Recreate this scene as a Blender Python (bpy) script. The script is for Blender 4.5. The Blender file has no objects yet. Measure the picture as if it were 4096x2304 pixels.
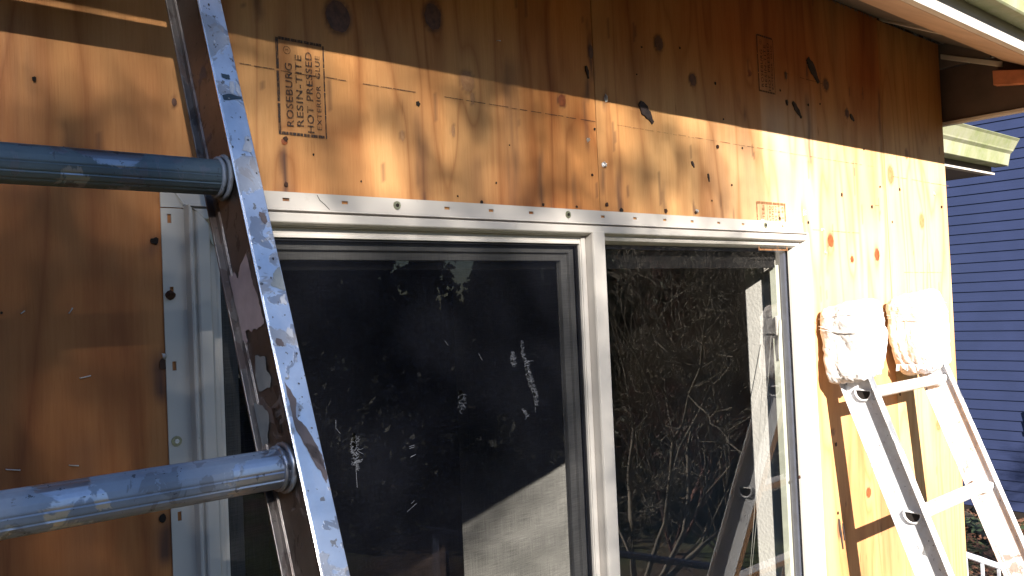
import bpy, bmesh, math, random
import numpy as np
from mathutils import Vector, Matrix, noise as mnoise

# ------------------------------------------------------------------ camera, sky, sun, exposure
scene = bpy.context.scene
EYE = 2.45                                   # eye height above the ground; heights below are relative to it
cam_data = bpy.data.cameras.new("camera")
cam = bpy.data.objects.new("camera", cam_data)
scene.collection.objects.link(cam)
scene.camera = cam
cam_data.sensor_width = 36.0
cam_data.lens = 30.34
cam_data.clip_start = 0.02
cam_data.clip_end = 400.0
YAW, PITCH, ROLL = 0.722746, 0.0226495, -0.0440799
_f = Vector((math.sin(YAW)*math.cos(PITCH), math.cos(YAW)*math.cos(PITCH), math.sin(PITCH)))
_r = Vector((math.cos(YAW), -math.sin(YAW), 0)); _u = _r.cross(_f)
_r2 = math.cos(ROLL)*_r + math.sin(ROLL)*_u
_u2 = -math.sin(ROLL)*_r + math.cos(ROLL)*_u
_m = Matrix((( _r2.x, _u2.x, -_f.x, 0), (_r2.y, _u2.y, -_f.y, -1.148), (_r2.z, _u2.z, -_f.z, EYE), (0, 0, 0, 1)))
cam.matrix_world = _m

SUN = Vector((-0.48, -1.0, 0.515)).normalized()     # towards the sun
SUN_EL = math.asin(SUN.z)
SUN_AZ = math.atan2(SUN.x, SUN.y)
world = bpy.data.worlds.new("World"); scene.world = world; world.use_nodes = True
wn = world.node_tree.nodes; wl = world.node_tree.links
bg = wn["Background"]; bg.inputs[1].default_value = 0.065
sky = wn.new("ShaderNodeTexSky"); sky.sky_type = 'NISHITA'; sky.sun_disc = False
sky.sun_elevation = SUN_EL; sky.sun_rotation = SUN_AZ
sky.air_density = 1.0; sky.dust_density = 0.15; sky.ozone_density = 3.0
wl.new(sky.outputs[0], bg.inputs[0])
sun_data = bpy.data.lights.new("sun", 'SUN'); sun_data.energy = 5.0; sun_data.angle = math.radians(0.5)
sun_data.color = (1.0, 0.93, 0.82)
sun = bpy.data.objects.new("sun", sun_data); scene.collection.objects.link(sun)
sun.rotation_euler = (-SUN).to_track_quat('-Z', 'Y').to_euler()
sun.location = (-6, -14, 12)
scene.view_settings.view_transform = 'Standard'
scene.view_settings.look = 'None'
scene.view_settings.gamma = 1.0
scene.view_settings.exposure = 1.85
scene.view_settings.use_curve_mapping = False
scene.cycles.max_bounces = 10
scene.cycles.transparent_max_bounces = 24
scene.cycles.caustics_reflective = False
scene.cycles.caustics_refractive = False

random.seed(4); rng = np.random.default_rng(7)
COL = scene.collection

# ------------------------------------------------------------------ mesh helpers (relative heights)
OFF = {}
class MB:
    def __init__(s): s.v = []; s.f = []
    def add(s, vs, fs):
        n = len(s.v); s.v += [tuple(p) for p in vs]; s.f += [tuple(i+n for i in f) for f in fs]; return s
    def box(s, x0, x1, y0, y1, z0, z1):
        v = [(x0,y0,z0),(x1,y0,z0),(x1,y1,z0),(x0,y1,z0),(x0,y0,z1),(x1,y0,z1),(x1,y1,z1),(x0,y1,z1)]
        return s.add(v, [(0,3,2,1),(4,5,6,7),(0,1,5,4),(1,2,6,5),(2,3,7,6),(3,0,4,7)])
    def prism(s, poly, d):
        n = len(poly); d = Vector(d); a = [Vector(p) for p in poly]
        return s.add(a + [p+d for p in a], [tuple(range(n))[::-1], tuple(range(n, 2*n))] + [(i, (i+1) % n, n+(i+1) % n, n+i) for i in range(n)])
    def tube(s, pts, rad, n=8, cap=True):
        pts = [Vector([float(c) for c in p]) for p in pts]; rings = []
        rad = [float(q) for q in rad] if hasattr(rad, "__len__") else [float(rad)]*len(pts)
        for i, p in enumerate(pts):
            t = (pts[min(i+1, len(pts)-1)] - pts[max(i-1, 0)]).normalized()
            a = t.cross(Vector((0, 0, 1)) if abs(t.z) < .9 else Vector((1, 0, 0))).normalized(); b = t.cross(a)
            rings.append([p + rad[i]*(math.cos(k*2*math.pi/n)*a + math.sin(k*2*math.pi/n)*b) for k in range(n)])
        vs = [q for r in rings for q in r]; fs = []
        for i in range(len(pts)-1):
            for k in range(n):
                fs.append((i*n+k, i*n+(k+1) % n, (i+1)*n+(k+1) % n, (i+1)*n+k))
        if cap: fs += [tuple(range(n))[::-1], tuple(range((len(pts)-1)*n, len(pts)*n))]
        return s.add(vs, fs)
    def build(s, name, mat, parent=None, smooth=False, bevel=0, label=None, recalc=True):
        me = bpy.data.meshes.new(name)
        off = OFF.get(parent.name, (0, 0, 0)) if parent else (0, 0, 0)
        v = np.array(s.v, dtype=float); v[:, 2] += EYE; v -= np.array(off)
        me.from_pydata(v.tolist(), [], s.f)
        if recalc and len(s.f) < 60000:
            bm = bmesh.new(); bm.from_mesh(me); bmesh.ops.recalc_face_normals(bm, faces=bm.faces); bm.to_mesh(me); bm.free()
        if mat: me.materials.append(mat)
        o = bpy.data.objects.new(name, me); COL.objects.link(o)
        if parent: o.parent = parent
        OFF[o.name] = off
        if smooth:
            for p in me.polygons: p.use_smooth = True
            if smooth != 'all':
                me.set_sharp_from_angle(angle=math.radians(35))
        if bevel:
            b = o.modifiers.new('bevel', 'BEVEL'); b.width = bevel; b.segments = 2; b.limit_method = 'ANGLE'; b.angle_limit = math.radians(40)
        if label: o['label'] = label
        return o
def thing(name, loc, label, cat, group=None):
    o = bpy.data.objects.new(name, None); COL.objects.link(o)
    o.location = (loc[0], loc[1], loc[2]+EYE); o.empty_display_size = 0.1
    OFF[o.name] = tuple(o.location)
    o['label'] = label; o['category'] = cat
    if group: o['group'] = group
    return o
def tag(o, label=None, cat=None, group=None, kind=None):
    if label: o['label'] = label
    if cat: o['category'] = cat
    if group: o['group'] = group
    if kind: o['kind'] = kind
    return o

# ------------------------------------------------------------------ material helpers
class NT:
    def __init__(s, name):
        s.m = bpy.data.materials.new(name); s.m.use_nodes = True
        s.n = s.m.node_tree.nodes; s.l = s.m.node_tree.links
        s.b = s.n["Principled BSDF"]; s.out = s.n["Material Output"]
        tc = s.n.new("ShaderNodeTexCoord"); s.obj = tc.outputs['Object']
    def val(s, sock, v):
        if hasattr(v, 'links') or isinstance(v, bpy.types.NodeSocket): s.l.new(v, sock)
        elif isinstance(v, (tuple, list)) and len(v) == 3 and sock.type == 'RGBA': sock.default_value = (*v, 1)
        else: sock.default_value = v
    def math(s, op, a, b=0.0, c=0.0, clamp=False):
        n = s.n.new("ShaderNodeMath"); n.operation = op; n.use_clamp = clamp
        for i, x in enumerate((a, b, c)): s.val(n.inputs[i], x)
        return n.outputs[0]
    def mapping(s, scale=(1, 1, 1), loc=(0, 0, 0), rot=(0, 0, 0), vec=None):
        n = s.n.new("ShaderNodeMapping"); s.l.new(vec or s.obj, n.inputs[0])
        n.inputs['Scale'].default_value = scale; n.inputs['Location'].default_value = loc; n.inputs['Rotation'].default_value = rot
        return n.outputs[0]
    def noise(s, scale=5, detail=3, rough=.5, vec=None, dist=0.0, color=False):
        n = s.n.new("ShaderNodeTexNoise"); s.l.new(vec or s.obj, n.inputs['Vector'])
        n.inputs['Scale'].default_value = scale; n.inputs['Detail'].default_value = detail
        n.inputs['Roughness'].default_value = rough; n.inputs['Distortion'].default_value = dist
        return n.outputs['Color' if color else 'Fac']
    def voronoi(s, scale=5, vec=None, feature='F1', out='Distance'):
        n = s.n.new("ShaderNodeTexVoronoi"); n.feature = feature; s.l.new(vec or s.obj, n.inputs['Vector'])
        n.inputs['Scale'].default_value = scale; return n.outputs[out]
    def ramp(s, fac, stops, interp='LINEAR'):
        n = s.n.new("ShaderNodeValToRGB"); s.l.new(fac, n.inputs[0]); e = n.color_ramp.elements; n.color_ramp.interpolation = interp
        while len(e) < len(stops): e.new(.5)
        for k, (p, c) in zip(e, stops):
            k.position = p; k.color = (*c, 1) if hasattr(c, '__len__') else (c, c, c, 1)
        return n.outputs[0]
    def mix(s, fac, a, b, mode='MIX'):
        n = s.n.new("ShaderNodeMix"); n.data_type = 'RGBA'; n.blend_type = mode
        s.val(n.inputs[0], fac); s.val(n.inputs[6], a); s.val(n.inputs[7], b); return n.outputs[2]
    def attr(s, name):
        n = s.n.new("ShaderNodeAttribute"); n.attribute_name = name; return n.outputs['Fac']
    def bump(s, h, strength=.2, dist=.002):
        n = s.n.new("ShaderNodeBump"); n.inputs['Strength'].default_value = strength; n.inputs['Distance'].default_value = dist
        s.l.new(h, n.inputs['Height']); s.l.new(n.outputs[0], s.b.inputs['Normal']); return n
    def set(s, **k):
        for a, v in k.items(): s.val(s.b.inputs[{'color': 'Base Color', 'rough': 'Roughness', 'metal': 'Metallic', 'spec': 'Specular IOR Level', 'alpha': 'Alpha'}[a]], v)
        return s

def plain(name, col, rough=.6, metal=0, var=.12, scale=14, bump=.0, spec=.5):
    t = NT(name); n = t.noise(scale, 5, .6)
    c2 = tuple(max(0, c*(1-var*2)) for c in col); c3 = tuple(min(1, c*(1+var)) for c in col)
    t.set(color=t.ramp(n, [(.3, c2), (.7, c3)]), rough=rough, metal=metal, spec=spec)
    if bump: t.bump(t.noise(scale*6, 4, .6), bump, .002)
    return t.m

def plywood(name, light, late, warm, seed, freq=9.0, contrast=1.0):
    t = NT(name)
    v = t.mapping((5.6, 1, .60), (seed*3.1, 0, seed*1.7))
    warp = t.attr('warp')
    h = t.noise(1.0, 2.5, .48, vec=v, dist=.35)
    h = t.math('ADD', t.math('MULTIPLY', h, freq), warp)
    tri = t.math('PINGPONG', t.math('MULTIPLY', h, 2.0), 1.0)
    fine = t.noise(1, 3, .6, vec=t.mapping((260, 1, 9), (seed, 0, 0)))
    pores = t.noise(1, 2, .5, vec=t.mapping((900, 1, 35)))
    big = t.noise(1, 3, .55, vec=t.mapping((2.4, 1, .8), (seed*9, 0, 3)))
    line = t.math('POWER', tri, 3.2)
    base = t.mix(t.math('MULTIPLY', line, t.math('MULTIPLY_ADD', big, .65, .05*contrast+.06), clamp=True), light, late)
    base = t.mix(t.math('MULTIPLY_ADD', big, 2.6, -1.0, clamp=True), base, warm, 'MULTIPLY')
    blotch = t.noise(1, 4, .6, vec=t.mapping((7, 1, 1.6), (5, seed, 8)))
    base = t.mix(t.math('MULTIPLY_ADD', blotch, 3.2, -1.45, clamp=True), base, (.56, .44, .38), 'MULTIPLY')
    bl2 = t.noise(1, 5, .65, vec=t.mapping((16, 1, 2.2), (seed, 4, 1)), dist=.5)
    base = t.mix(t.math('MULTIPLY_ADD', bl2, 3.0, -1.6, clamp=True), base, (.68, .50, .36), 'MULTIPLY')
    base = t.mix(t.math('MULTIPLY_ADD', fine, .9, -.28, clamp=True), base, (.72, .62, .5), 'MULTIPLY')
    base = t.mix(t.math('MULTIPLY_ADD', pores, 2.0, -1.15, clamp=True), base, (.6, .45, .32), 'MULTIPLY')
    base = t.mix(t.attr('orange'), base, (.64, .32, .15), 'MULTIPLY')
    base = t.mix(t.attr('pale'), base, t.mix(line, (.80, .72, .56), (.66, .50, .30)))
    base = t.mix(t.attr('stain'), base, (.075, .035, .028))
    fl = t.noise(1, 2, .5, vec=t.mapping((60, 1, 8), (1, 0, seed)))
    base = t.mix(t.math('MULTIPLY_ADD', fl, 9.0, -6.6, clamp=True), base, (.25, .12, .06), 'MULTIPLY')
    t.set(color=base, rough=t.math('MULTIPLY_ADD', fine, .25, .52), spec=.35)
    t.bump(t.math('ADD', t.math('MULTIPLY', line, .5), fine), .35, .0012)
    return t.m

M = {}
M['ply_left'] = plywood('plywood_weathered_orange', (.62, .36, .155), (.26, .085, .022), (.96, .64, .38), 1.0, 9.0, 2.4)
M['ply_mid'] = plywood('plywood_pale', (.63, .375, .165), (.30, .12, .04), (.96, .68, .44), 2.4, 8.0)
M['ply_right'] = plywood('plywood_yellow', (.68, .46, .22), (.38, .19, .06), (1.0, .78, .55), 5.2, 11.0, 1.5)
def knot_mat(name, inner, outer):
    t = NT(name); r = t.noise(90, 3, .6, vec=t.mapping((1, 1, .8)))
    t.set(color=t.ramp(r, [(.3, outer), (.65, inner)]), rough=.55); t.bump(t.noise(160, 2), .4, .001); return t.m
M['knot_red'] = knot_mat('knot_red', (.30, .085, .025), (.14, .035, .012))
M['knot_brown'] = knot_mat('knot_brown', (.14, .06, .035), (.05, .02, .014))
M['knot_tan'] = knot_mat('knot_tan', (.42, .22, .10), (.30, .14, .055))
M['gouge'] = plain('torn_paper', (.045, .03, .028), .9, var=.3, scale=60, bump=.4)
M['hole'] = plain('dark_hole', (.012, .007, .005), .95)
M['rust'] = plain('rusty_nail', (.07, .032, .02), .6, .5, .3, 200)
M['silver'] = plain('torn_foil_scrap', (.75, .75, .76), .3, .6, .2, 120, .6)
M['zinc'] = plain('zinc_screw', (.30, .30, .20), .4, .6, .2, 200)
def ink(name, col, cover):
    t = NT(name); tr = t.n.new('ShaderNodeBsdfTransparent'); mx = t.n.new('ShaderNodeMixShader')
    a = t.noise(1, 4, .7, vec=t.mapping((420, 1, 90))); b = t.noise(45, 3, .6)
    f = t.math('MULTIPLY', t.math('MULTIPLY_ADD', a, 3.0, -.75, clamp=True), t.math('MULTIPLY_ADD', b, 3.0, cover-1.2, clamp=True), clamp=True)
    t.set(color=col, rough=.7)
    t.l.new(f, mx.inputs[0]); t.l.new(tr.outputs[0], mx.inputs[1]); t.l.new(t.b.outputs[0], mx.inputs[2]); t.l.new(mx.outputs[0], t.out.inputs[0])
    return t.m
M['ink'] = ink('faded_black_ink', (.035, .025, .024), .95)
M['ink_faint'] = ink('faint_ink', (.10, .045, .03), .35)
M['ink_brown'] = ink('brown_ink', (.22, .10, .04), .9)

def vinyl(name, col, dirt=(.30, .25, .2)):
    t = NT(name); n = t.noise(9, 5, .65); s = t.noise(1, 4, .6, vec=t.mapping((3, 3, 60)))
    d = t.math('MULTIPLY_ADD', t.noise(38, 5, .7), 4.5, -2.9, clamp=True)
    c = t.mix(t.math('MULTIPLY_ADD', n, .5, -.1, clamp=True), col, tuple(c*.84 for c in col))
    c = t.mix(t.math('MULTIPLY', d, .5), c, dirt)
    sp = t.math('MULTIPLY_ADD', t.noise(420, 1, .5), 9, -6.9, clamp=True)
    c = t.mix(sp, c, (.12, .08, .05))
    t.set(color=c, rough=.42, spec=.4); t.bump(t.noise(90, 3), .06, .001); return t.m
M['vinyl'] = vinyl('almond_vinyl', (.52, .485, .45))
M['vinyl_in'] = vinyl('almond_vinyl_inner', (.56, .525, .49))
M['sash'] = vinyl('sash_dimmed_vinyl', (.20, .195, .19))  # frame vinyl darkened to imitate shade and dimming behind the screen
M['gasket'] = plain('black_gasket', (.012, .012, .016), .6)
M['spacer'] = plain('glazing_spacer', (.10, .12, .19), .35, .6, .15, 30)
M['bar'] = plain('pale_green_bar', (.46, .475, .40), .5)
def glass(name, ior, tint=(1, 1, 1), extra=0.0):
    t = NT(name); tr = t.n.new('ShaderNodeBsdfTransparent'); gl = t.n.new('ShaderNodeBsdfGlossy'); mx = t.n.new('ShaderNodeMixShader')
    tr.inputs[0].default_value = (*tint, 1); gl.inputs['Roughness'].default_value = 0.0
    geo = t.n.new('ShaderNodeNewGeometry'); dp = t.n.new('ShaderNodeVectorMath'); dp.operation = 'DOT_PRODUCT'
    t.l.new(geo.outputs['Incoming'], dp.inputs[0]); t.l.new(geo.outputs['Normal'], dp.inputs[1])
    c = t.math('SUBTRACT', 1.0, t.math('ABSOLUTE', dp.outputs['Value']))
    fr = t.math('MULTIPLY_ADD', t.math('POWER', c, 5.0), 1-ior, ior)      # Schlick, the same from both sides
    bp = t.n.new('ShaderNodeBump'); bp.inputs['Strength'].default_value = .018; bp.inputs['Distance'].default_value = .01
    t.l.new(t.noise(7, 1), bp.inputs['Height']); t.l.new(bp.outputs[0], gl.inputs['Normal'])
    t.l.new(fr, mx.inputs[0]); t.l.new(tr.outputs[0], mx.inputs[1]); t.l.new(gl.outputs[0], mx.inputs[2]); t.l.new(mx.outputs[0], t.out.inputs[0])
    return t.m
M['glass'] = glass('window_glass', 0.12, (.95, .955, .95))
def screen_mat():
    t = NT('insect_screen'); tr = t.n.new('ShaderNodeBsdfTransparent'); mx = t.n.new('ShaderNodeMixShader')
    n = t.noise(1, 2, .5, vec=t.mapping((30, 1, 700))); w = t.noise(1, 2, .5, vec=t.mapping((700, 1, 20)))
    d = t.noise(6, 4, .6)
    f = t.math('ADD', t.math('MULTIPLY_ADD', n, .45, .08), t.math('MULTIPLY', w, .38))
    f = t.math('ADD', f, t.math('MULTIPLY_ADD', d, .14, -.06), clamp=True)
    t.set(color=t.ramp(d, [(.3, (.006, .007, .012)), (.7, (.011, .012, .017))]), rough=1.0, spec=.05)
    t.l.new(f, mx.inputs[0]); t.l.new(tr.outputs[0], mx.inputs[1]); t.l.new(t.b.outputs[0], mx.inputs[2]); t.l.new(mx.outputs[0], t.out.inputs[0])
    return t.m
M['screen'] = screen_mat()
M['thread'] = plain('frayed_thread', (.17, .18, .215), .6)
def plaster():
    t = NT('orange_peel_plaster'); t.set(color=t.ramp(t.noise(4, 3), [(.3, (.50, .485, .46)), (.7, (.58, .565, .54))]), rough=.8)
    t.bump(t.noise(130, 3, .5), .6, .002); return t.m
M['plaster'] = plaster()
M['room'] = plain('room_paint', (.22, .215, .20), .8)
M['carpet'] = plain('dark_carpet', (.06, .05, .045), .95)

def aluminium(name, paint, seed, cover=.5, rough=.34, metalcol=(.62, .63, .66)):
    t = NT(name)
    vec = t.mapping((1, 1, 1), (seed, seed*2, 0))
    scratch = t.noise(1, 4, .65, vec=t.mapping((420, 40, 12), (seed, 0, 0)))
    a = t.noise(16, 5, .62, vec=vec, dist=.6); b = t.noise(46, 4, .6, vec=t.mapping((1, 1, .6), (seed*5, 1, 2)), dist=.8)
    c = t.noise(7, 3, .5, vec=t.mapping((1, 1, .5), (3, seed*4, 2)))
    f1 = t.ramp(t.math('ADD', t.math('MULTIPLY', a, .6), t.math('MULTIPLY', c, .4)), [(cover, 0), (cover+.012, 1)])
    f2 = t.ramp(b, [(.575, 0), (.60, 1)])
    f3 = t.ramp(t.noise(130, 3, .6, vec=vec), [(.66, 0), (.68, 1)])
    pc = t.mix(f2, paint[0], paint[1])
    col = t.mix(f1, metalcol, pc)
    col = t.mix(t.math('MULTIPLY', f2, .55), col, paint[2])
    col = t.mix(t.math('MULTIPLY', f3, .8), col, (.05, .05, .06))
    g = t.noise(22, 5, .7, vec=vec)
    col = t.mix(t.math('MULTIPLY_ADD', g, 1.4, -.45, clamp=True), col, (.55, .55, .58), 'MULTIPLY')
    metal = t.math('MULTIPLY', t.math('SUBTRACT', 1.0, t.math('MULTIPLY', f1, .85)), t.math('SUBTRACT', 1.0, f3, clamp=True), clamp=True)
    t.set(color=col, metal=t.math('MULTIPLY', metal, .92), rough=t.math('ADD', t.math('MULTIPLY', scratch, .16), t.math('ADD', t.math('MULTIPLY', f1, .12), rough-.08)))
    t.bump(t.math('ADD', t.math('ADD', t.math('MULTIPLY', scratch, .25), t.math('MULTIPLY', f1, .8)), t.math('MULTIPLY', f2, .5)), .35, .0008)
    return t.m
M['alu_flange'] = aluminium('aluminium_flange_spattered', ((.34, .37, .45), (.46, .49, .56), (.20, .17, .17)), 1.3, .54, .44, (.66, .70, .80))
M['alu_web'] = aluminium('aluminium_web_stained', ((.16, .12, .11), (.22, .19, .20), (.10, .075, .07)), 4.1, .50, .44, (.26, .24, .235))
M['alu_rung'] = aluminium('aluminium_rung_spattered', ((.30, .34, .42), (.38, .42, .50), (.10, .10, .12)), 7.7, .47, .42, (.50, .53, .62))
M['alu_rung_dark'] = aluminium('aluminium_rung_dark', ((.10, .14, .17), (.20, .24, .30), (.06, .06, .07)), 2.9, .45, .42, (.26, .29, .35))
M['alu_edge'] = plain('bright_aluminium_edge', (.80, .82, .86), .25, .9, .1, 60)
M['alu_far'] = aluminium('aluminium_old_ladder', ((.74, .74, .76), (.78, .76, .74), (.64, .62, .62)), 11.2, .41, .50, (.78, .79, .82))
def flat_paint(name, col):
    t = NT(name); t.set(color=t.ramp(t.noise(60, 4), [(.3, tuple(c*.82 for c in col)), (.7, col)]), rough=.5); t.bump(t.noise(200, 4, .6), .35, .001); return t.m
M['p_pink'] = flat_paint('dried_pink_paint', (.47, .38, .40)); M['p_white'] = flat_paint('dried_white_paint', (.55, .56, .62))
M['p_grey'] = flat_paint('dried_grey_paint', (.30, .32, .33)); M['p_brown'] = flat_paint('dried_brown_paint', (.13, .10, .10))
M['p_teal'] = flat_paint('dried_teal_paint', (.035, .06, .09)); M['p_dark'] = flat_paint('dark_drip', (.03, .02, .018))
def cloth():
    t = NT('wrapped_rag'); w = t.noise(1, 5, .65, vec=t.mapping((24, 24, 60)), dist=1.2); s = t.noise(30, 5, .7)
    t.set(color=t.ramp(s, [(.3, (.56, .52, .505)), (.7, (.72, .69, .675))]), rough=.75)
    t.bump(t.math('ADD', w, t.math('MULTIPLY', t.noise(160, 3), .25)), .7, .005); return t.m
M['cloth'] = cloth()
M['fascia'] = plain('painted_fascia', (.52, .47, .44), .55, var=.08, scale=8, bump=.1)
M['soffit'] = plain('brown_soffit', (.13, .105, .095), .7, var=.1, scale=5, bump=.1)
M['fasc_under'] = plain('tan_board', (.40, .27, .20), .6, var=.1, scale=8, bump=.1)
M['return'] = plain('brown_board', (.085, .058, .05), .7, var=.15, scale=9, bump=.15)
def mossy():
    t = NT('mossy_gutter'); n = t.noise(1, 5, .65, vec=t.mapping((7, 7, 2.5))); g = t.noise(26, 5, .7)
    c = t.ramp(n, [(.35, (.30, .295, .22)), (.52, (.22, .235, .12)), (.68, (.16, .19, .075))])
    c = t.mix(t.math('MULTIPLY_ADD', g, 2, -.75, clamp=True), c, (.27, .265, .20))
    c = t.mix(t.math('MULTIPLY_ADD', t.noise(120, 4, .6), 6, -3.8, clamp=True), c, (.13, .13, .07))
    t.set(color=c, rough=.7); t.bump(g, .3, .003); return t.m
M['moss'] = mossy()
M['shingle'] = plain('shingle', (.10, .08, .08), .9, var=.3, scale=30, bump=.4)
M['copper'] = plain('orange_trim', (.45, .17, .09), .6, var=.2, scale=20)
def siding():
    t = NT('blue_siding'); n = t.noise(3, 4, .6); s = t.noise(1, 3, .6, vec=t.mapping((1, 2.2, 60)))
    t.set(color=t.mix(t.math('MULTIPLY_ADD', s, .5, -.1, clamp=True), t.ramp(n, [(.3, (.024, .034, .086)), (.7, (.029, .040, .102))]), (.018, .024, .065)), rough=.5, spec=.4)
    t.bump(s, .08, .003); return t.m
M['siding'] = siding()
def ground_mat():
    t = NT('leafy_ground'); a = t.noise(.35, 4, .6); b = t.noise(9, 5, .7); c = t.voronoi(22, out='Color')
    soil = t.ramp(b, [(.3, (.035, .022, .016)), (.55, (.11, .062, .042)), (.75, (.22, .13, .09))])
    gr = t.ramp(b, [(.3, (.03, .045, .015)), (.7, (.10, .12, .035))])
    t.set(color=t.mix(t.ramp(a, [(.46, 0), (.56, 1)]), soil, gr), rough=.95); t.bump(b, .8, .05); return t.m
M['ground'] = ground_mat()
M['leaf'] = plain('dead_leaf', (.20, .09, .05), .8, var=.4, scale=3)
M['green'] = plain('green_leaf', (.07, .10, .05), .6, var=.3, scale=3)
M['timber'] = plain('edging_timber', (.17, .13, .085), .85, var=.25, scale=9, bump=.3)
M['rail'] = plain('grey_rail', (.50, .52, .58), .5)
M['deckrail'] = plain('dark_blue_rail', (.10, .12, .20), .5)
M['bark'] = plain('bark', (.07, .055, .048), .9, var=.35, scale=12, bump=.8)
M['twig'] = plain('pale_twig', (.23, .195, .155), .8, var=.3, scale=10)
M['twig_red'] = plain('reddish_twig', (.16, .07, .055), .8, var=.3, scale=10)
def foliage(name, a, b):
    t = NT(name); t.set(color=t.ramp(t.noise(1.3, 4, .7), [(.35, a), (.65, b)]), rough=.65); return t.m
M['conifer'] = foliage('conifer_needles', (.014, .026, .012), (.045, .075, .028))
M['wood_far'] = foliage('far_foliage', (.018, .03, .016), (.05, .07, .03))
M['hedge'] = foliage('undergrowth', (.018, .022, .010), (.045, .045, .022))
M['plastic'] = plain('clear_plastic_fold', (.6, .6, .6), .2)

# ------------------------------------------------------------------ value noise for streaks
def vnoise(x, z, fx, fz, seed):
    r = np.random.default_rng(seed).random((64, 64))
    X = x*fx % 64; Z = z*fz % 64; i = X.astype(int); j = Z.astype(int); u = X-i; w = Z-j
    u = u*u*(3-2*u); w = w*w*(3-2*w)
    a = r[i % 64, j % 64]; b = r[(i+1) % 64, j % 64]; c = r[i % 64, (j+1) % 64]; d = r[(i+1) % 64, (j+1) % 64]
    return (a*(1-u)+b*u)*(1-w) + (c*(1-u)+d*u)*w

# ------------------------------------------------------------------ ground
mb = MB(); mb.add([(-90, -90, -2.45), (90, -90, -2.45), (90, 90, -2.45), (-90, 90, -2.45)], [(0, 1, 2, 3)])
tag(mb.build('ground', M['ground']), kind='structure')

# ------------------------------------------------------------------ house wall
KNOTS = [  # x, z, half width, half height, material, sheet
 (.681,.457,.0205,.024,'knot_brown',0),(.862,.491,.017,.022,'knot_brown',0),(.930,.392,.0145,.017,'knot_tan',0),(1.159,.388,.010,.012,'knot_red',0),
 (.940,.364,.005,.010,'knot_tan',0),(.584,.255,.005,.005,'knot_red',0),(.791,.284,.003,.009,'knot_tan',0),(.895,.302,.004,.010,'knot_tan',0),(.427,.293,.0035,.0055,'knot_brown',0),(1.245,.495,.007,.014,'knot_brown',0),
 (1.458,.548,.014,.015,'knot_brown',1),(1.572,.486,.012,.013,'knot_brown',1),(2.158,.556,.014,.014,'knot_brown',1),(2.265,.492,.010,.011,'knot_brown',1),(1.798,.534,.007,.007,'knot_red',1),
 (2.140,.139,.014,.016,'knot_red',1),(2.250,.091,.009,.009,'knot_red',1),(2.397,.104,.013,.016,'knot_red',1),(2.274,-.546,.012,.013,'knot_red',1),(2.10,-.36,.010,.007,'knot_tan',1),(1.96,.552,.006,.010,'knot_brown',1),
 (2.508,.339,.018,.026,'knot_tan',2),(2.60,-.02,.010,.012,'knot_tan',2),(2.70,.21,.016,.022,'knot_tan',2),(2.74,-.42,.014,.016,'knot_tan',2),(2.62,.41,.010,.014,'knot_tan',2)]
STREAKS = [  # x, z top, z bottom, half width, strength
 (.585,.262,.14,.006,.9),(.584,.215,.15,.011,.75),(.824,.34,.20,.006,.45),(.835,.30,.19,.010,.35),(.83,.22,.17,.006,.7),(.95,.21,.17,.010,.6),(.945,.28,.17,.018,.25),
 (1.03,.46,.17,.022,.42),(1.025,.34,.17,.012,.35),(1.05,.25,.17,.03,.22),(1.097,.30,.17,.007,.5),(1.12,.22,.17,.006,.4),(1.185,.26,.17,.006,.45),(1.224,.42,.30,.006,.45),(1.232,.46,.395,.007,.75),(1.245,.54,.44,.006,.6),(1.240,.57,.54,.006,.5),
 (1.195,.205,.17,.005,.8),(1.282,.43,.385,.004,.9),(1.313,.28,.18,.009,.65),(1.313,.21,.18,.010,.7),(1.454,.26,.185,.007,.55),(1.557,.23,.185,.006,.7),(1.345,.19,.185,.01,.1),
 (1.267,.29,.22,.006,.45),(1.66,.25,.17,.004,.45),(1.705,.22,.16,.003,.8),(2.065,.62,.56,.005,.8),(2.06,.53,.33,.010,.55),(2.066,.45,.42,.006,.5),(1.77,.46,.42,.004,.7),
 (1.75,.49,.46,.004,.5),(2.01,.25,.12,.005,.45),(2.10,.20,.10,.004,.5),(2.12,.16,.05,.007,.4),(1.82,.22,.16,.006,.5),(2.46,.60,.30,.008,.5),(2.105,-.57,-.64,.006,.8),(2.33,-.60,-.68,.005,.6),
 (.398,-.03,-.10,.012,.8),(.40,-.24,-.31,.015,.8),(.389,.12,.09,.010,.7),(.25,.36,.30,.010,.25),(.300,.25,.17,.010,.35),(.21,.05,-.3,.03,.20),(.30,-.12,-.4,.02,.25),(.24,.40,.15,.035,.22),(.275,.58,.40,.06,.30),
 (.55,.56,.43,.006,.9),(.63,.56,.40,.03,.2),(.74,.55,.42,.02,.2)]
HOLE = (.447, 1.962, -1.07, .140)

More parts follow.
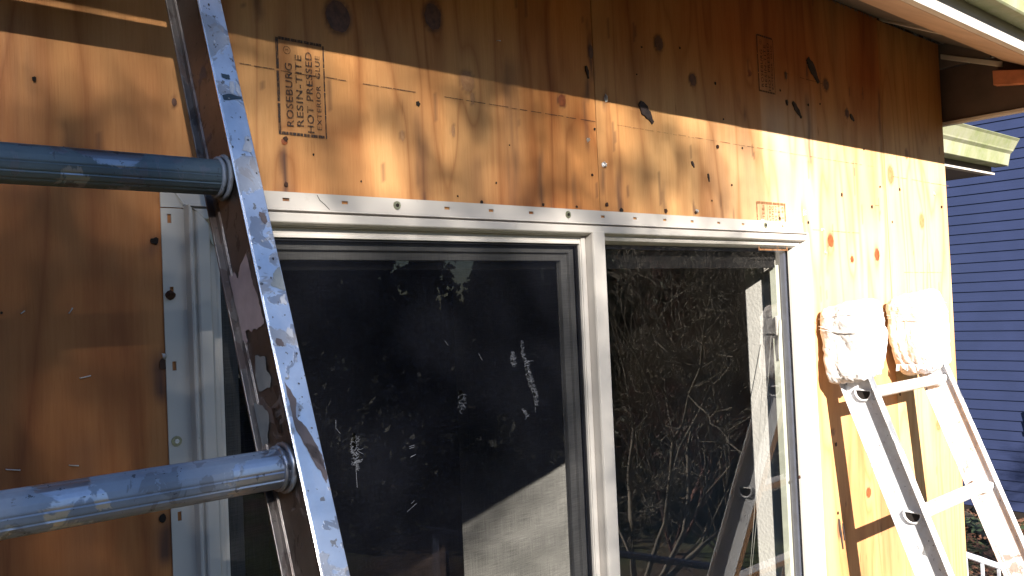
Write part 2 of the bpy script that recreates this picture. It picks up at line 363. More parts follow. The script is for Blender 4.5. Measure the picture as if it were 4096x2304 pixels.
wall = thing('house_wall', (1.45, .01, -2.45), 'plywood sheathed house wall around the sliding window, stripped of its siding', 'wall')
def sheet(idx, x0, x1, mat, z1):
    step = .006
    xs = np.linspace(x0, x1, int((x1-x0)/step)+1); zf = np.arange(-.78, z1, step)
    zs = np.concatenate([[-1.65, -1.3, -1.07, -.9], zf, [z1]])
    # snap the grid to the opening
    for e in (HOLE[0], HOLE[1]):
        if x0 < e < x1: xs[np.argmin(abs(xs-e))] = e
    zs[np.argmin(abs(zs-HOLE[3]))] = HOLE[3]
    X, Z = np.meshgrid(xs, zs, indexing='ij'); nx, nz = X.shape
    Y = (vnoise(X, Z, 1.1, .9, idx+5)-.5)*.0016
    warp = np.zeros_like(X); stain = np.zeros_like(X)
    for kx, kz, a, b, m, si in KNOTS:
        if si != idx: continue
        dd = np.sqrt(((X-kx)/(a*1.5))**2 + ((Z-kz)/(b*3.2))**2)
        warp += .9*np.exp(-dd**1.3)
        ring = np.exp(-((np.sqrt(((X-kx)/a)**2+((Z-kz)/b)**2)-1.05)/.22)**2)
        stain = np.maximum(stain, ring*(.45 if m == 'knot_tan' else .7))
    wob = (vnoise(X, Z, 0.01, 18, 3)-.5)*.010 + (vnoise(X, Z, 2, 60, 9)-.5)*.004
    for sx, zt, zb, w, st in STREAKS:
        if not (x0-.02 < sx < x1+.02): continue
        prof = np.exp(-((X-sx-wob)/w)**2)
        zz = np.clip((zt-Z)/.03, 0, 1)*np.clip((Z-zb)/.02+.5, 0, 1)
        n = .45+.75*vnoise(X, Z, 260, 16, 12)
        stain = np.maximum(stain, np.clip(prof*zz*n*st*1.35, 0, .95))
    # dirty vertical smudges
    sm = np.clip(vnoise(X, Z, 9, 1.6, 31+idx)*1.9-1.25, 0, 1)*np.clip(vnoise(X, Z, 34, 2.5, 41)*1.6-.4, 0, 1)
    stain = np.maximum(stain, sm*.5)
    # small checks and short splits in the face veneer
    ck = (vnoise(X, Z, 130, 9, 51+idx) > .94)*(vnoise(X, Z, 20, 5, 52) > .5)
    stain = np.maximum(stain, ck*.5)
    low = np.clip((.30-Z)/.14, 0, 1)
    orange = np.clip((.47-X)/.06, 0, 1)*np.clip((.50-Z)/.60, .15, .62)
    orange = np.maximum(orange, .38*low*np.clip((vnoise(X, Z, 6, .7, 60)-.3)*2.2, 0, 1)*np.clip((1.6-X)/.3, 0, 1))
    orange = np.maximum(orange, 1.0*np.clip((Z-.40)/.2, 0, 1)*np.clip((X-1.0)/.9, 0, 1)*(.55+.45*vnoise(X, Z, 5, 1.5, 61)))  # redder wood at upper right, with eave shade worked into the colour
    if idx == 2: orange = np.maximum(orange*.8, .25*vnoise(X, Z, 8, .8, 66))
    # one lighter veneer strip; the other paling imitates sun glare on the right
    edge = np.clip((X-1.835)/.006, 0, 1)*np.clip((2.110-X)/.03, 0, 1)*np.clip((.56-Z)/.12, 0, 1)
    pale = .62*edge*(.7+.3*vnoise(X, Z, 40, 3, 70)) + .50*np.clip((X-2.20)/.10, 0, 1)*np.clip((2.4727-X)/.02, 0, 1)*np.clip((.36-Z)/.2, 0, 1)*np.clip(vnoise(X, Z, 9, 2, 71)*1.6, 0, 1)
    pale = np.maximum(pale, .35*np.clip((X-2.06)/.2, 0, 1)*np.clip((.3-Z)/.3, 0, 1)*np.clip(vnoise(X, Z, 6, 1.2, 72)*1.7-.2, 0, 1))
    pale = np.maximum(pale, .30*np.clip((X-1.55)/.2, 0, 1)*np.clip((.50-Z)/.15, 0, 1))*(1-.6*orange*(Z > .42))
    pale = .62*pale*(1-.7*np.clip((.02-Z)/.25, 0, 1))
    verts = np.stack([X, Y, Z], -1).reshape(-1, 3)
    b = MB(); b.v = verts.tolist(); F = []
    for i in range(nx-1):
        cx = (xs[i]+xs[i+1])/2
        for j in range(nz-1):
            cz = (zs[j]+zs[j+1])/2
            if HOLE[0] < cx < HOLE[1] and HOLE[2] < cz < HOLE[3]: continue
            a = i*nz+j; F.append((a, a+nz, a+nz+1, a+1))
    b.f = F; nbase = len(b.v)
    # edge thickness
    T = .0125
    for col in (0, nx-1):
        for j in range(nz-1):
            p = b.v[col*nz+j]; q = b.v[col*nz+j+1]
            b.add([p, q, (q[0], T, q[2]), (p[0], T, p[2])], [(0, 1, 2, 3)])
    for i in range(nx-1):
        p = b.v[i*nz+nz-1]; q = b.v[(i+1)*nz+nz-1]
        b.add([p, q, (q[0], T, q[2]), (p[0], T, p[2])], [(0, 1, 2, 3)])
    o = b.build('plywood_sheet', mat, wall, recalc=False)
    n = len(o.data.vertices)
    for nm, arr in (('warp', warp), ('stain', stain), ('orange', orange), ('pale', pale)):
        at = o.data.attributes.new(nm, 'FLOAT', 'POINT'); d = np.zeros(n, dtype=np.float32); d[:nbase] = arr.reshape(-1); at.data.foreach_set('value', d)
    for p in o.data.polygons: p.use_smooth = False
    return o
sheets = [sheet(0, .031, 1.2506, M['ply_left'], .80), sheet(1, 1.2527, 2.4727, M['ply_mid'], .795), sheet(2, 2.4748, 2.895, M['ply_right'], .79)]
left_sheet = MB().box(-1.18, .029, 0, .0125, -1.65, .80).build('plywood_sheet', M['ply_left'], wall)
for nm in ('warp', 'stain', 'orange', 'pale'):
    left_sheet.data.attributes.new(nm, 'FLOAT', 'POINT')
lower = MB().box(-1.18, 2.895, .001, .0125, -2.45, -1.652).build('plywood_sheet', M['ply_mid'], wall)
# framing behind the sheets, drywall inside
fr = MB()
fr.box(-1.18, .440, .0135, .145, -2.45, 1.0); fr.box(1.970, 2.895, .0135, .145, -2.45, 1.0)
fr.box(.440, 1.970, .0135, .145, .147, 1.0); fr.box(.440, 1.970, .0135, .145, -2.45, -1.08)
fr.build('wall_framing', M['gouge'], wall)
# drywall returns of the opening
rv = MB()
rv.box(1.952, 1.969, .0885, .146, -1.06, .135); rv.box(.441, .458, .088, .150, -1.06, .135); rv.box(.459, 1.951, .088, .146, .132, .146)
rv.build('drywall_return', M['plaster'], wall, bevel=.004)
# side wall of the corner
MB().box(2.880, 2.8945, .146, 1.6, -2.45, .53).build('corner_panel', M['ply_right'], wall)

def blob(cx, cz, a, b, y, n=18, seed=0, jag=.12, sx=0):
    r = random.Random(seed); pts = []
    for k in range(n):
        t = 2*math.pi*k/n; q = 1+r.uniform(-jag, jag)
        pts.append((cx+a*q*math.cos(t)+sx*math.sin(t)*b, y, cz+b*q*math.sin(t)))
    return pts
for i, (x, z, a, b, m, si) in enumerate(KNOTS):
    kb = MB(); P = blob(x, z, a, b, -.0012, 20, i, .06); Q = blob(x, z, a*.55, b*.55, -.0017, 20, i, .05)
    n = 20; kb.add(P+Q, [(k, (k+1) % n, n+(k+1) % n, n+k) for k in range(n)] + [tuple(range(n, 2*n))])
    kb.build('knot', M[m], sheets[si], smooth='all')
def sliver(name, pts, y, mat, parent, th=.0016):
    b = MB(); b.prism([(p[0], y, p[1]) for p in pts], (0, -th, 0)); return b.build(name, mat, parent, label=None)
# torn scraps and gouges in the upper part
def scrap(x0, z0, x1, z1, w, seed, parent):
    r = random.Random(seed); A = Vector((x0, z0)); B = Vector((x1, z1)); d = B-A; nn = Vector((-d.y, d.x)).normalized(); L = []; R = []
    for k in range(9):
        t = k/8; c = A+d*t; ww = w*(.35+.65*math.sin(math.pi*min(1, t*1.1+.06)))
        L.append(c+nn*ww*r.uniform(.75, 1.2)); R.append(c-nn*ww*r.uniform(.75, 1.2))
    pts = [(p.x, p.y) for p in L+R[::-1]]
    return sliver('torn_scrap', pts, -.0005, M['gouge'], parent, .003)
scrap(1.385, .412, 1.425, .374, .0125, 1, sheets[1]); scrap(2.068, .612, 2.118, .556, .013, 2, sheets[1]); scrap(1.984, .488, 2.022, .452, .0075, 3, sheets[1])
scrap(1.228, .464, 1.234, .440, .0035, 4, sheets[0])
for (x0, z0, x1, z1, w) in [(1.552,.303,1.560,.290,.003),(1.610,.28,1.613,.262,.0022),(2.105,-.585,2.118,-.665,.004),(2.125,-.60,2.128,-.645,.003),(2.28,.49,2.30,.475,.005),(1.955,.49,1.958,.476,.004)]:
    scrap(x0, z0, x1, z1, w, int(x0*1000), sheets[1])
# nails and nail holes
NAILS = [(.586,.259,.0042,'rust'),(.584,.193,.0052,'rust'),(.824,.340,.004,'hole'),(1.245,.342,.0035,'hole'),(1.232,.251,.004,'rust'),(1.185,.187,.003,'rust'),(.95,.184,.003,'hole'),(1.097,.187,.004,'hole'),
 (.898,.192,.002,'rust'),(.395,.107,.007,'hole'),(.401,-.053,.007,'rust'),(.393,-.252,.006,'hole'),(1.02,.29,.0018,'hole'),(.71,.205,.002,'hole'),(.985,.22,.0025,'hole'),(.63,.24,.0015,'hole'),(.29,.22,.002,'hole'),(.26,.30,.003,'hole'),(.218,.02,.002,'hole'),
 (1.313,.186,.006,'hole'),(1.454,.190,.005,'rust'),(1.558,.190,.005,'rust'),(1.270,.195,.005,'rust'),(1.652,.344,.006,'rust'),(1.70,.26,.003,'rust'),(1.897,.19,.005,'rust'),(1.788,.138,.004,'rust'),(2.03,.184,.005,'hole'),(1.928,.51,.004,'hole'),(1.655,.49,.004,'hole'),(1.75,.35,.003,'hole'),
 (2.066,.60,.005,'hole'),(2.06,.49,.005,'hole'),(2.12,.50,.003,'hole'),(1.40,.53,.003,'hole'),(1.53,.55,.003,'hole'),(1.62,.22,.003,'rust'),(2.211,.265,.005,'rust'),(1.926,-.448,.005,'rust'),(2.111,-.393,.007,'rust'),(2.103,-.569,.006,'rust'),(2.38,.24,.006,'rust'),(2.436,.30,.004,'rust'),(2.35,.40,.004,'rust'),
 (2.56,.30,.006,'rust'),(2.50,.20,.004,'rust'),(2.50,-.10,.005,'rust'),(2.49,-.3,.005,'rust'),(2.85,.26,.008,'rust'),(1.38,.47,.0025,'hole'),(1.68,.41,.003,'hole')]
for i, (x, z, r, m) in enumerate(NAILS):
    si = 0 if x < 1.2515 else 1 if x < 2.4735 else 2
    r *= .55+.4*random.Random(i).random(); P = blob(x, z, r, r*random.Random(i+9).uniform(.8, 1.4), -.0012, 10, i+50, .22)
    b = MB(); b.prism(P, (0, -.0012, 0)); b.build('nail_head' if m == 'rust' else 'nail_hole', M[m], sheets[si])
for i, (x, z, w, h) in enumerate([(1.224,.319,.004,.006),(1.282,.408,.006,.011),(1.267,.275,.007,.009),(1.563,.194,.006,.007),(1.818,.180,.006,.009),(2.013,.208,.005,.012),(2.098,.168,.004,.006),(2.110,.108,.006,.007),(2.80,.300,.008,.010),(.403,-.043,.006,.006)]):
    r = random.Random(i); si = 0 if x < 1.2515 else 1 if x < 2.4735 else 2
    b = MB(); base = blob(x, z, w*.7, h*.7, -.0008, 8, i, .35); tip = [(x+r.uniform(-w, w)*.6, -.004-r.random()*.003, z+r.uniform(-h, h)*.6) for _ in range(8)]
    b.add(base+tip, [(k, (k+1) % 8, 8+(k+1) % 8, 8+k) for k in range(8)]+[tuple(range(8, 16))]); b.build('foil_scrap', M['silver'], sheets[si])
for (x, z, dx, dz) in [(.306,-.062,.012,.002),(.292,.02,.004,.006),(.225,-.163,.014,-.003),(.29,-.168,.010,-.002),(.318,-.19,.012,-.002),(1.005,.475,.008,.001),(.24,.02,.004,.003)]:
    b = MB(); b.tube([(x-dx/2, -.0005, z-dz/2), (x-dx/2, -.003, z-dz/2), (x+dx/2, -.003, z+dz/2), (x+dx/2, -.0005, z+dz/2)], .0007, 6); b.build('staple', M['silver'], sheets[0])

# printed lines and stamps (flat ink on the sheets)
def dashed(x0, x1, z0, z1, parent, mat='ink_faint', gap=.5, seed=1, w=.0012):
    r = random.Random(seed); b = MB(); x = x0
    while x < x1:
        L = r.uniform(.012, .05); t = (x-x0)/(x1-x0); z = z0+(z1-z0)*t+r.uniform(-.0006, .0006)
        if r.random() > gap*.45: b.add([(x, -.0016, z), (x+L, -.0016, z), (x+L, -.0016, z+w), (x, -.0016, z+w)], [(0, 1, 2, 3)])
        x += L+r.uniform(.002, .012)
    return b.build('printed_line', M[mat], parent, recalc=False)
dashed(.52, 1.24, .3585, .3565, sheets[0], 'ink', .5, 1); dashed(1.26, 2.44, .3565, .3545, sheets[1], 'ink_faint', .35, 2)
dashed(1.95, 2.12, .557, .555, sheets[1], 'ink', .4, 3); dashed(2.52, 2.88, .335, .330, sheets[2], 'ink_brown', .5, 4); dashed(2.05, 2.30, .165, .163, sheets[1], 'ink_brown', .5, 5)
dashed(2.56, 2.86, .052, .05, sheets[2], 'ink_brown', .6, 6); dashed(2.4, 2.47, .245, .243, sheets[1], 'ink_brown', .6, 7)

def text_ink(s, xbase, cap, z0, z1, parent, mat, y=-.0018):
    cu = bpy.data.curves.new('stamp_text', 'FONT'); cu.body = s; cu.size = 1; cu.resolution_u = 3; cu.space_character = 1.12
    cu.offset = .012
    ob = bpy.data.objects.new('tmp', cu); COL.objects.link(ob)
    dg = bpy.context.evaluated_depsgraph_get(); me = bpy.data.meshes.new_from_object(ob.evaluated_get(dg))
    bpy.data.objects.remove(ob)
    vs = np.array([v.co[:] for v in me.vertices]); fs = [tuple(p.vertices) for p in me.polygons]
    mn = vs.min(0); mx = vs.max(0)
    u = (vs[:, 0]-mn[0])/(mx[0]-mn[0]); w = (vs[:, 1]-mn[1])/(mx[1]-mn[1])
    b = MB(); b.add([(xbase-cap+cap*(1-ww), y, z0+(z1-z0)*uu) for uu, ww in zip(u, w)], fs)
    bpy.data.meshes.remove(me)
    return b.build('stamp_text', M[mat], parent, recalc=False)
def stamp_frame(x0, x1, z0, z1, wl_, wr, wt, wb, parent, mat, seed=0):
    r = random.Random(seed); b = MB(); y = -.0017
    def bar(a0, a1, c0, c1, horiz, segs):
        for k in range(segs):
            t0, t1 = k/segs, (k+1)/segs-.012*r.random()*2
            if horiz: b.add([(a0+(a1-a0)*t0, y, c0), (a0+(a1-a0)*t1, y, c0), (a0+(a1-a0)*t1, y, c1), (a0+(a1-a0)*t0, y, c1)], [(0, 1, 2, 3)])
            else: b.add([(a0, y, c0+(c1-c0)*t0), (a1, y, c0+(c1-c0)*t0), (a1, y, c0+(c1-c0)*t1), (a0, y, c0+(c1-c0)*t1)], [(0, 1, 2, 3)])
    bar(x0, x0+wl_, z0, z1, False, 3); bar(x1-wr, x1, z0, z1, False, 4)
    bar(x0+wl_+.0004, x1-wr-.0004, z1-wt, z1, True, 7); bar(x0+wl_+.0004, x1-wr-.0004, z0, z0+wb, True, 6)
    return b.build('stamp_border', M[mat], parent, recalc=False)
S0, S1 = sheets[0], sheets[1]
def stamp(x0, x1, z0, z1, parent, mat, tilt=0):
    W = x1-x0; H = z1-z0; X = lambda t: x0+W*t; Z = lambda t: z0+H*t
    stamp_frame(x0, x1, z0, z1, W*.055, W*.03, H*.03, H*.03, parent, mat)
    text_ink('ROSEBURG', X(.315), W*.145, Z(.09), Z(.74), parent, mat)
    text_ink('3', X(.255), W*.07, Z(.858), Z(.885), parent, mat)
    text_ink('RESIN-TITE', X(.52), W*.14, Z(.10), Z(.84), parent, mat)
    text_ink('HOT PRESSED', X(.735), W*.14, Z(.045), Z(.89), parent, mat)
    text_ink('EXTERIOR  GLUE', X(.90), W*.10, Z(.085), Z(.865), parent, mat)
    b = MB(); cx, cz, n = X(.225), Z(.872), 20
    b.add([(cx+W*.075*q*math.cos(2*math.pi*k/n), -.0018, cz+H*.042*q*math.sin(2*math.pi*k/n)) for q in (1, .84) for k in range(n)], [(k, (k+1) % n, n+(k+1) % n, n+k) for k in range(n)])
    b.build('stamp_circle', M[mat], parent, recalc=False)
stamp(.5755, .654, .2655, .4085, S0, 'ink')
stamp(1.833, 1.906, .496, .636, S1, 'ink')
# third stamp, half hidden by the window flange
stamp_frame(1.797, 1.925, .110, .228, .004, .006, .006, .004, S1, 'ink_brown', 3)
for s, x, cap, z0, z1 in [('RESIN-TITE•', 1.831, .010, .125, .2205), ('RATED', 1.8585, .008, .168, .219), ('SHEATHING', 1.8715, .009, .130, .219), ('32/16 15/32 IN', 1.8845, .008, .115, .219), ('EXPOSURE 1', 1.899, .009, .130, .2205), ('PS 1-83', 1.915, .008, .165, .2185)]:
    text_ink(s, x, cap, z0, z1, S1, 'ink_brown')
MB().add([(1.8420, -.0017, .13), (1.8436, -.0017, .13), (1.8436, -.0017, .222), (1.8420, -.0017, .222)], [(0, 1, 2, 3)]).build('printed_line', M['ink_brown'], S1, recalc=False)

# ------------------------------------------------------------------ the window
win = thing('sliding_window', (1.2, -.02, -1.05), 'almond vinyl sliding window with torn insect screen on its left half and bare glass on its right', 'window')
ZB = -1.02
# nailing flange with slots: strips pierced by real holes
def flange_strip(name, a0, a1, b0, b1, slots, vertical):
    """a = along, b = across; slots = (centre, half length)"""
    b = MB(); bm_ = (b0+b1)/2; hw = .0026 if vertical else .0024
    cy = b0+(b1-b0)*(.62 if not vertical else .33)
    def cell(p0, p1, q0, q1):
        if vertical: b.box(q0, q1, -.0035, -.0015, p0, p1)
        else: b.box(p0, p1, -.0035, -.0015, q0, q1)
    cuts = [a0]; 
    for c, h in sorted(slots): cuts += [c-h, c+h]
    cuts.append(a1)
    cell(a0, a1, b0, cy-hw); cell(a0, a1, cy+hw, b1)
    for k in range(0, len(cuts), 2): cell(cuts[k], cuts[k+1], cy-hw, cy+hw)
    return b.build(name, M['vinyl'], win)
flange_strip('nailing_flange', .4035, 1.999, .1520, .1815, [(x, .0055) for x in (.486, .582, .679, .873, .969, 1.064, 1.255, 1.351, 1.447, 1.541, 1.639, 1.735, 1.905)], False)
flange_strip('nailing_flange', ZB, .1505, .4035, .436, [(z, .006) for z in (.137, .041, -.057, -.253, -.35, -.45, -.55)], True)
for x, z in [(.773, .1705), (1.158, .1705), (1.828, .1705), (.4135, -.155)]:
    b = MB(); n = 12
    b.tube([(x, -.0030, z), (x, -.0050, z)], .0068, 12); b.build('screw', M['zinc'], win, smooth=True)
    b = MB(); b.tube([(x, -.0048, z), (x, -.0062, z)], .0030, 8); b.build('screw_socket', M['silver'] if x < .5 else M['hole'], win)
b = MB(); b.tube([(.4105, -.003, .038), (.4125, -.008, .034)], .006, 8); b.build('screw', M['rust'], win)
# profile swept with mitred corners
def frame_sweep(name, x0, x1, z0, z1, prof, mat, sides='tlrb', bevel=.0006, subnames=None):
    """prof: (d inward from the outer edge, y)"""
    outs = []
    def corner(c, d):
        return {'tl': (x0+d, z1-d), 'tr': (x1-d, z1-d), 'br': (x1-d, z0+d), 'bl': (x0+d, z0+d)}[c]
    pairs = {'t': ('tl', 'tr', 'head'), 'l': ('bl', 'tl', 'jamb'), 'r': ('tr', 'br', 'jamb'), 'b': ('br', 'bl', 'sill')}
    for s in sides:
        c0, c1, nm = pairs[s]; n = len(prof); b = MB()
        P = [(corner(c0, d)[0], y, corner(c0, d)[1]) for d, y in prof]; Q = [(corner(c1, d)[0], y, corner(c1, d)[1]) for d, y in prof]
        b.add(P+Q, [(k, (k+1) % n, n+(k+1) % n, n+k) for k in range(n)]+[tuple(range(n))[::-1], tuple(range(n, 2*n))])
        outs.append(b.build(f'{name}_{nm}', mat, win, bevel=bevel))
    return outs
# outer frame: raised front with a groove, front face, bevel, inner step
main_prof = [(0, -.0015), (0, -.020), (.0022, -.0215), (.0045, -.0215), (.0052, -.017), (.0078, -.017), (.0085, -.0225), (.0105, -.0245), (.0245, -.0245), (.0265, -.0225), (.0300, -.0120), (.0312, -.0120), (.0312, .040), (0, .040)]
frame_sweep('frame', .4335, 1.9965, ZB, .1545-.001+.001, [(d, y) for d, y in main_prof], M['vinyl'], 'lrb')
head_prof = [(0, -.0015), (0, -.020), (.0018, -.0205), (.0022, -.0100), (.0052, -.0100), (.0056, -.0235), (.0075, -.0245), (.0182, -.0245), (.0198, -.0230), (.0225, -.0120), (.0240, -.0120), (.0240, .040), (0, .040)]
o = frame_sweep('frame', .4335, 1.9965, ZB, .1545, head_prof, M['vinyl'], 't')
# inner frame around the screen (left light)
frame_sweep('screen_frame', .4655, 1.2005, ZB+.03, .1300, [(0, -.0035), (.0085, -.0025), (.0110, -.0035), (.0145, -.0035), (.0150, .010), (0, .010)], M['vinyl_in'], 'tlrb')
frame_sweep('black_gasket', .4805, 1.1855, ZB+.045, .1150, [(0, .0015), (.0030, .0015), (.0030, .006), (0, .006)], M['gasket'], 'tlrb', bevel=0)
# second narrow light rib beside the mullion
MB().box(1.1880, 1.1990, -.0060, -.0036, ZB+.03, .1285).build('mullion_rib', M['vinyl_in'], win, bevel=.001)
# mullion post, front proud
b = MB(); prof = [(1.2010, .012), (1.2010, -.010), (1.2005, -.0225), (1.2020, -.0260), (1.2325, -.0260), (1.2345, -.0240), (1.2400, -.006), (1.2400, .012)]
b.prism([(x, y, ZB+.02) for x, y in prof], (0, 0, .1335-ZB-.02+.0045)); b.build('mullion', M['vinyl'], win, bevel=.0008)
# glazing bead of the right light (rounded)
bead = [(0, -.0105), (.004, -.0110), (.009, -.0085), (.0135, .0005), (.0145, .0105), (.0145, .016), (0, .016)]
frame_sweep('glazing_bead', 1.2360, 1.9660, ZB+.03, .1315, bead, M['vinyl'], 'trb')
# spacer behind the right glass
frame_sweep('glazing_spacer', 1.2400, 1.9520, ZB+.04, .1170, [(-.002, .0225), (.0075, .0225), (.0075, .034), (-.002, .034)], M['spacer'], 'trb', bevel=0)
# sash rails seen through the screen
frame_sweep('sash', .4850, 1.1840, ZB+.05, .1115, [(0, .013), (.0120, .013), (.0135, .019), (.0265, .021), (.0275, .033), (0, .033)], M['sash'], 'tlrb')
MB().add([(.506, .026, ZB+.07), (1.160, .026, ZB+.07), (1.160, .026, .090), (.506, .026, .090)], [(0, 1, 2, 3)]).build('glass_pane', M['glass'], win, recalc=False)
MB().add([(1.2401, .0185, ZB+.045), (1.9519, .0185, ZB+.045), (1.9519, .0185, .1172), (1.2401, .0185, .1172)], [(0, 1, 2, 3)]).build('glass_pane', M['glass'], win, recalc=False)
# inside pieces at the right jamb: liner, pale bar, latch
MB().box(1.9525, 1.9690, .0345, .0875, ZB, .128).build('inner_jamb', M['vinyl_in'], win)
MB().box(.441, .462, .0405, .0875, ZB, .128).build('inner_jamb', M['vinyl_in'], win)
MB().box(.4625, 1.952, .0405, .0875, .1285, .146).build('inner_head', M['vinyl_in'], win)
M['sunstop'] = plain('sun_stop_black', (.004, .003, .003), .6)
MB().box(.470, 1.931, .0405, .060, .071, .128).build('added_sun_stop', M['sunstop'], win)  # added bar, trims the top of the sun strip on the drywall return
b = MB(); b.box(1.934, 1.950, .040, .058, ZB, .078); b.build('blind_track', M['bar'], win, bevel=.001)
lat = MB().box(1.926, 1.9335, .036, .046, -.100, -.050).build('latch', M['vinyl_in'], win, bevel=.003)
b = MB(); b.tube([(1.930, .032, -.060), (1.930, .034, -.085), (1.931, .038, -.125), (1.931, .041, -.160)], [.003, .005, .0045, .002], 8); b.build('latch_lever', M['bar'], lat, smooth=True)
# twin cords hanging inside
for k, dx in enumerate((0, .03)):
    b = MB(); pts = [(1.90-.05*t-.03*t*t+dx*(1-t), .06+.05*t, -.10-.75*t) for t in np.linspace(0, 1, 9)]; b.tube(pts, .0006, 6); b.build('blind_cord', M['room'], win, smooth=True)
# little broken vinyl tab at the upper left of the screen
MB().prism([(.4625, -.0125, .118), (.4700, -.0125, .114), (.4730, -.0125, .098), (.4665, -.0125, .104)], (0, .004, 0)).build('broken_tab', M['bar'], win)
# welded corner seam line and a hair on the flange
b = MB(); b.tube([(.632, -.0042, .1795), (.636, -.0045, .172), (.644, -.0042, .166), (.652, -.004, .1585)], .00035, 5); b.build('stray_hair', M['hole'], win)
b = MB(); b.tube([(.4165, -.0036, .1800), (.4275, -.0042, .1650), (.4330, -.0065, .1560)], [.0012, .0016, .0022], 6); b.build('weld_seam', M['vinyl_in'], win, smooth=True)

# insect screen with real holes
TEARS = [([(1.0289,-.0595),(1.03,-.0856),(1.0374,-.0982),(1.0416,-.1186),(1.0461,-.1351),(1.0558,-.1561),(1.0571,-.1805)], [.0006,.001,.0028,.0040,.0045,.0035,.0008]),
 ([(1.0051,-.0779),(1.0055,-.0938),(1.0088,-.1049)], [.0005,.0035,.001]),
 ([(.8887,-.1415),(.8888,-.1613)], [.0058,.0045]),
 ([(.6816,-.1855),(.68,-.1988),(.6811,-.2176),(.6823,-.2348)], [.0045,.0060,.0016,.0004]),
 ([(1.0243,-.1809),(1.0355,-.1982)], [.0003,.0010])]
sc = MB(); st = .0030; xs = np.arange(.4840, 1.1821, st); zs = np.concatenate([np.arange(ZB+.048, -.27, .05), np.arange(-.27, .112, st), [.1118]])
def inhole(x, z):
    for pts, rad in TEARS:
        for k in range(len(pts)-1):
            (ax, az), (bx, bz) = pts[k], pts[k+1]; L2 = (bx-ax)**2+(bz-az)**2
            t = max(0, min(1, ((x-ax)*(bx-ax)+(z-az)*(bz-az))/L2)); r = rad[k]*(1-t)+rad[k+1]*t
            if (x-ax-t*(bx-ax))**2+(z-az-t*(bz-az))**2 < r*r: return True
    return False
nz = len(zs); sag = lambda x, z: .0002*math.sin(x*21)*math.sin(z*17)
sc.v = [(x, .0020+sag(x, z), z) for x in xs for z in zs]
for i in range(len(xs)-1):
    for j in range(nz-1):
        if inhole(xs[i]+st/2, (zs[j]+zs[j+1])/2): continue
        a = i*nz+j; sc.f.append((a, a+nz, a+nz+1, a+1))
scr = sc.build('insect_screen', M['screen'], win, recalc=False)
fray = MB(); rr = random.Random(9)
def thread(x, z, dx, dz, r=.00032):
    L = math.hypot(dx, dz); k = rr.uniform(-.3, .3)
    fray.tube([(x, .0015, z), (x+dx*.5-dz*k, -.0005-rr.random()*.0015, z+dz*.5+dx*k), (x+dx, -.0006-rr.random()*.003, z+dz)], [r, r*.9, r*.6], 4, False)
for ti, (pts, rad) in enumerate(TEARS):
    for k in range(len(pts)-1):
        (ax, az), (bx, bz) = pts[k], pts[k+1]; L = math.hypot(bx-ax, bz-az); n = max(4, int(L/.0009))
        for q in range(n):
            t = q/n; r = rad[k]*(1-t)+rad[k+1]*t; s = rr.choice((-1, 1)); x = ax+(bx-ax)*t+s*r*.8; z = az+(bz-az)*t
            Lr = rr.uniform(.0025, .0062)
            thread(x, z, s*Lr*rr.uniform(.3, 1.0), Lr*rr.uniform(-.7, .9))
            if rr.random() < .5: thread(x, z, -s*Lr*.8, rr.uniform(-.003, .003))
for (x, z) in [(.8885, -.163), (.6811, -.205), (.6818, -.222)]:
    for q in range(16): thread(x+rr.uniform(-.005, .005), z+rr.uniform(-.006, .004), rr.uniform(-.008, .008), rr.uniform(-.007, .006))
for p in ([(.6512,-.1564),(.6507,-.168),(.6579,-.1773)], [(.6823,-.2348),(.6828,-.25),(.6832,-.262)], [(1.0571,-.1805),(1.056,-.186),(1.057,-.19)], [(1.040,-.0985),(1.050,-.0975),(1.0571,-.098)]):
    fray.tube([(x, .0008, z) for x, z in p], .0003, 4, False)
for (x0, z0, x1, z1) in [(.7806,-.2140,.7904,-.2125),(.7806,-.2168,.7900,-.2155),(.782,-.2308,.792,-.2278),(.783,-.2300,.790,-.2282),(.772,-.315,.790,-.305),(.86,-.05,.866,-.058),(.93,-.075,.938,-.088),(.78,-.304,.786,-.300)]:
    fray.tube([(x0, .0008, z0), (x1, .0004, z1)], .00035, 4, False)
fray.build('frayed_threads', M['thread'], scr, recalc=False)

# ------------------------------------------------------------------ room behind the window
room = thing('room_interior', (1.0, 2.0, -2.0), 'dim room seen through the window glass, with one sunlit plaster wall', 'room')
def quadbox(name, mat, *b): return MB().box(*b).build(name, mat, room)
quadbox('plaster_wall', M['plaster'], 2.58, 2.70, .147, 2.24, -2.0, .50).modifiers.new('bevel', 'BEVEL').width = .02
quadbox('inside_wall', M['room'], -1.6, 2.87, 4.8, 4.9, -2.0, .50)
quadbox('inside_wall', M['room'], -1.7, -1.6, .147, 4.9, -2.0, .50)
quadbox('inside_wall', M['return'], 2.79, 2.87, 2.1, 4.8, -2.0, .50)  # dark brown in place of shade, hides a sun patch on this wall
quadbox('room_ceiling', M['room'], -1.7, 2.87, .147, 4.9, .50, .56)
quadbox('room_floor', M['carpet'], -1.7, 2.87, .147, 4.9, -2.06, -2.0)

# ------------------------------------------------------------------ eave over the wall
eave = thing('roof_eave', (1.5, -.2, .79), 'low roof eave with painted fascia and mossy gutter above the plywood wall', 'roof')
XA, XB = -1.6, 3.36
SL = .50
def zsof(y): return .80+SL*y
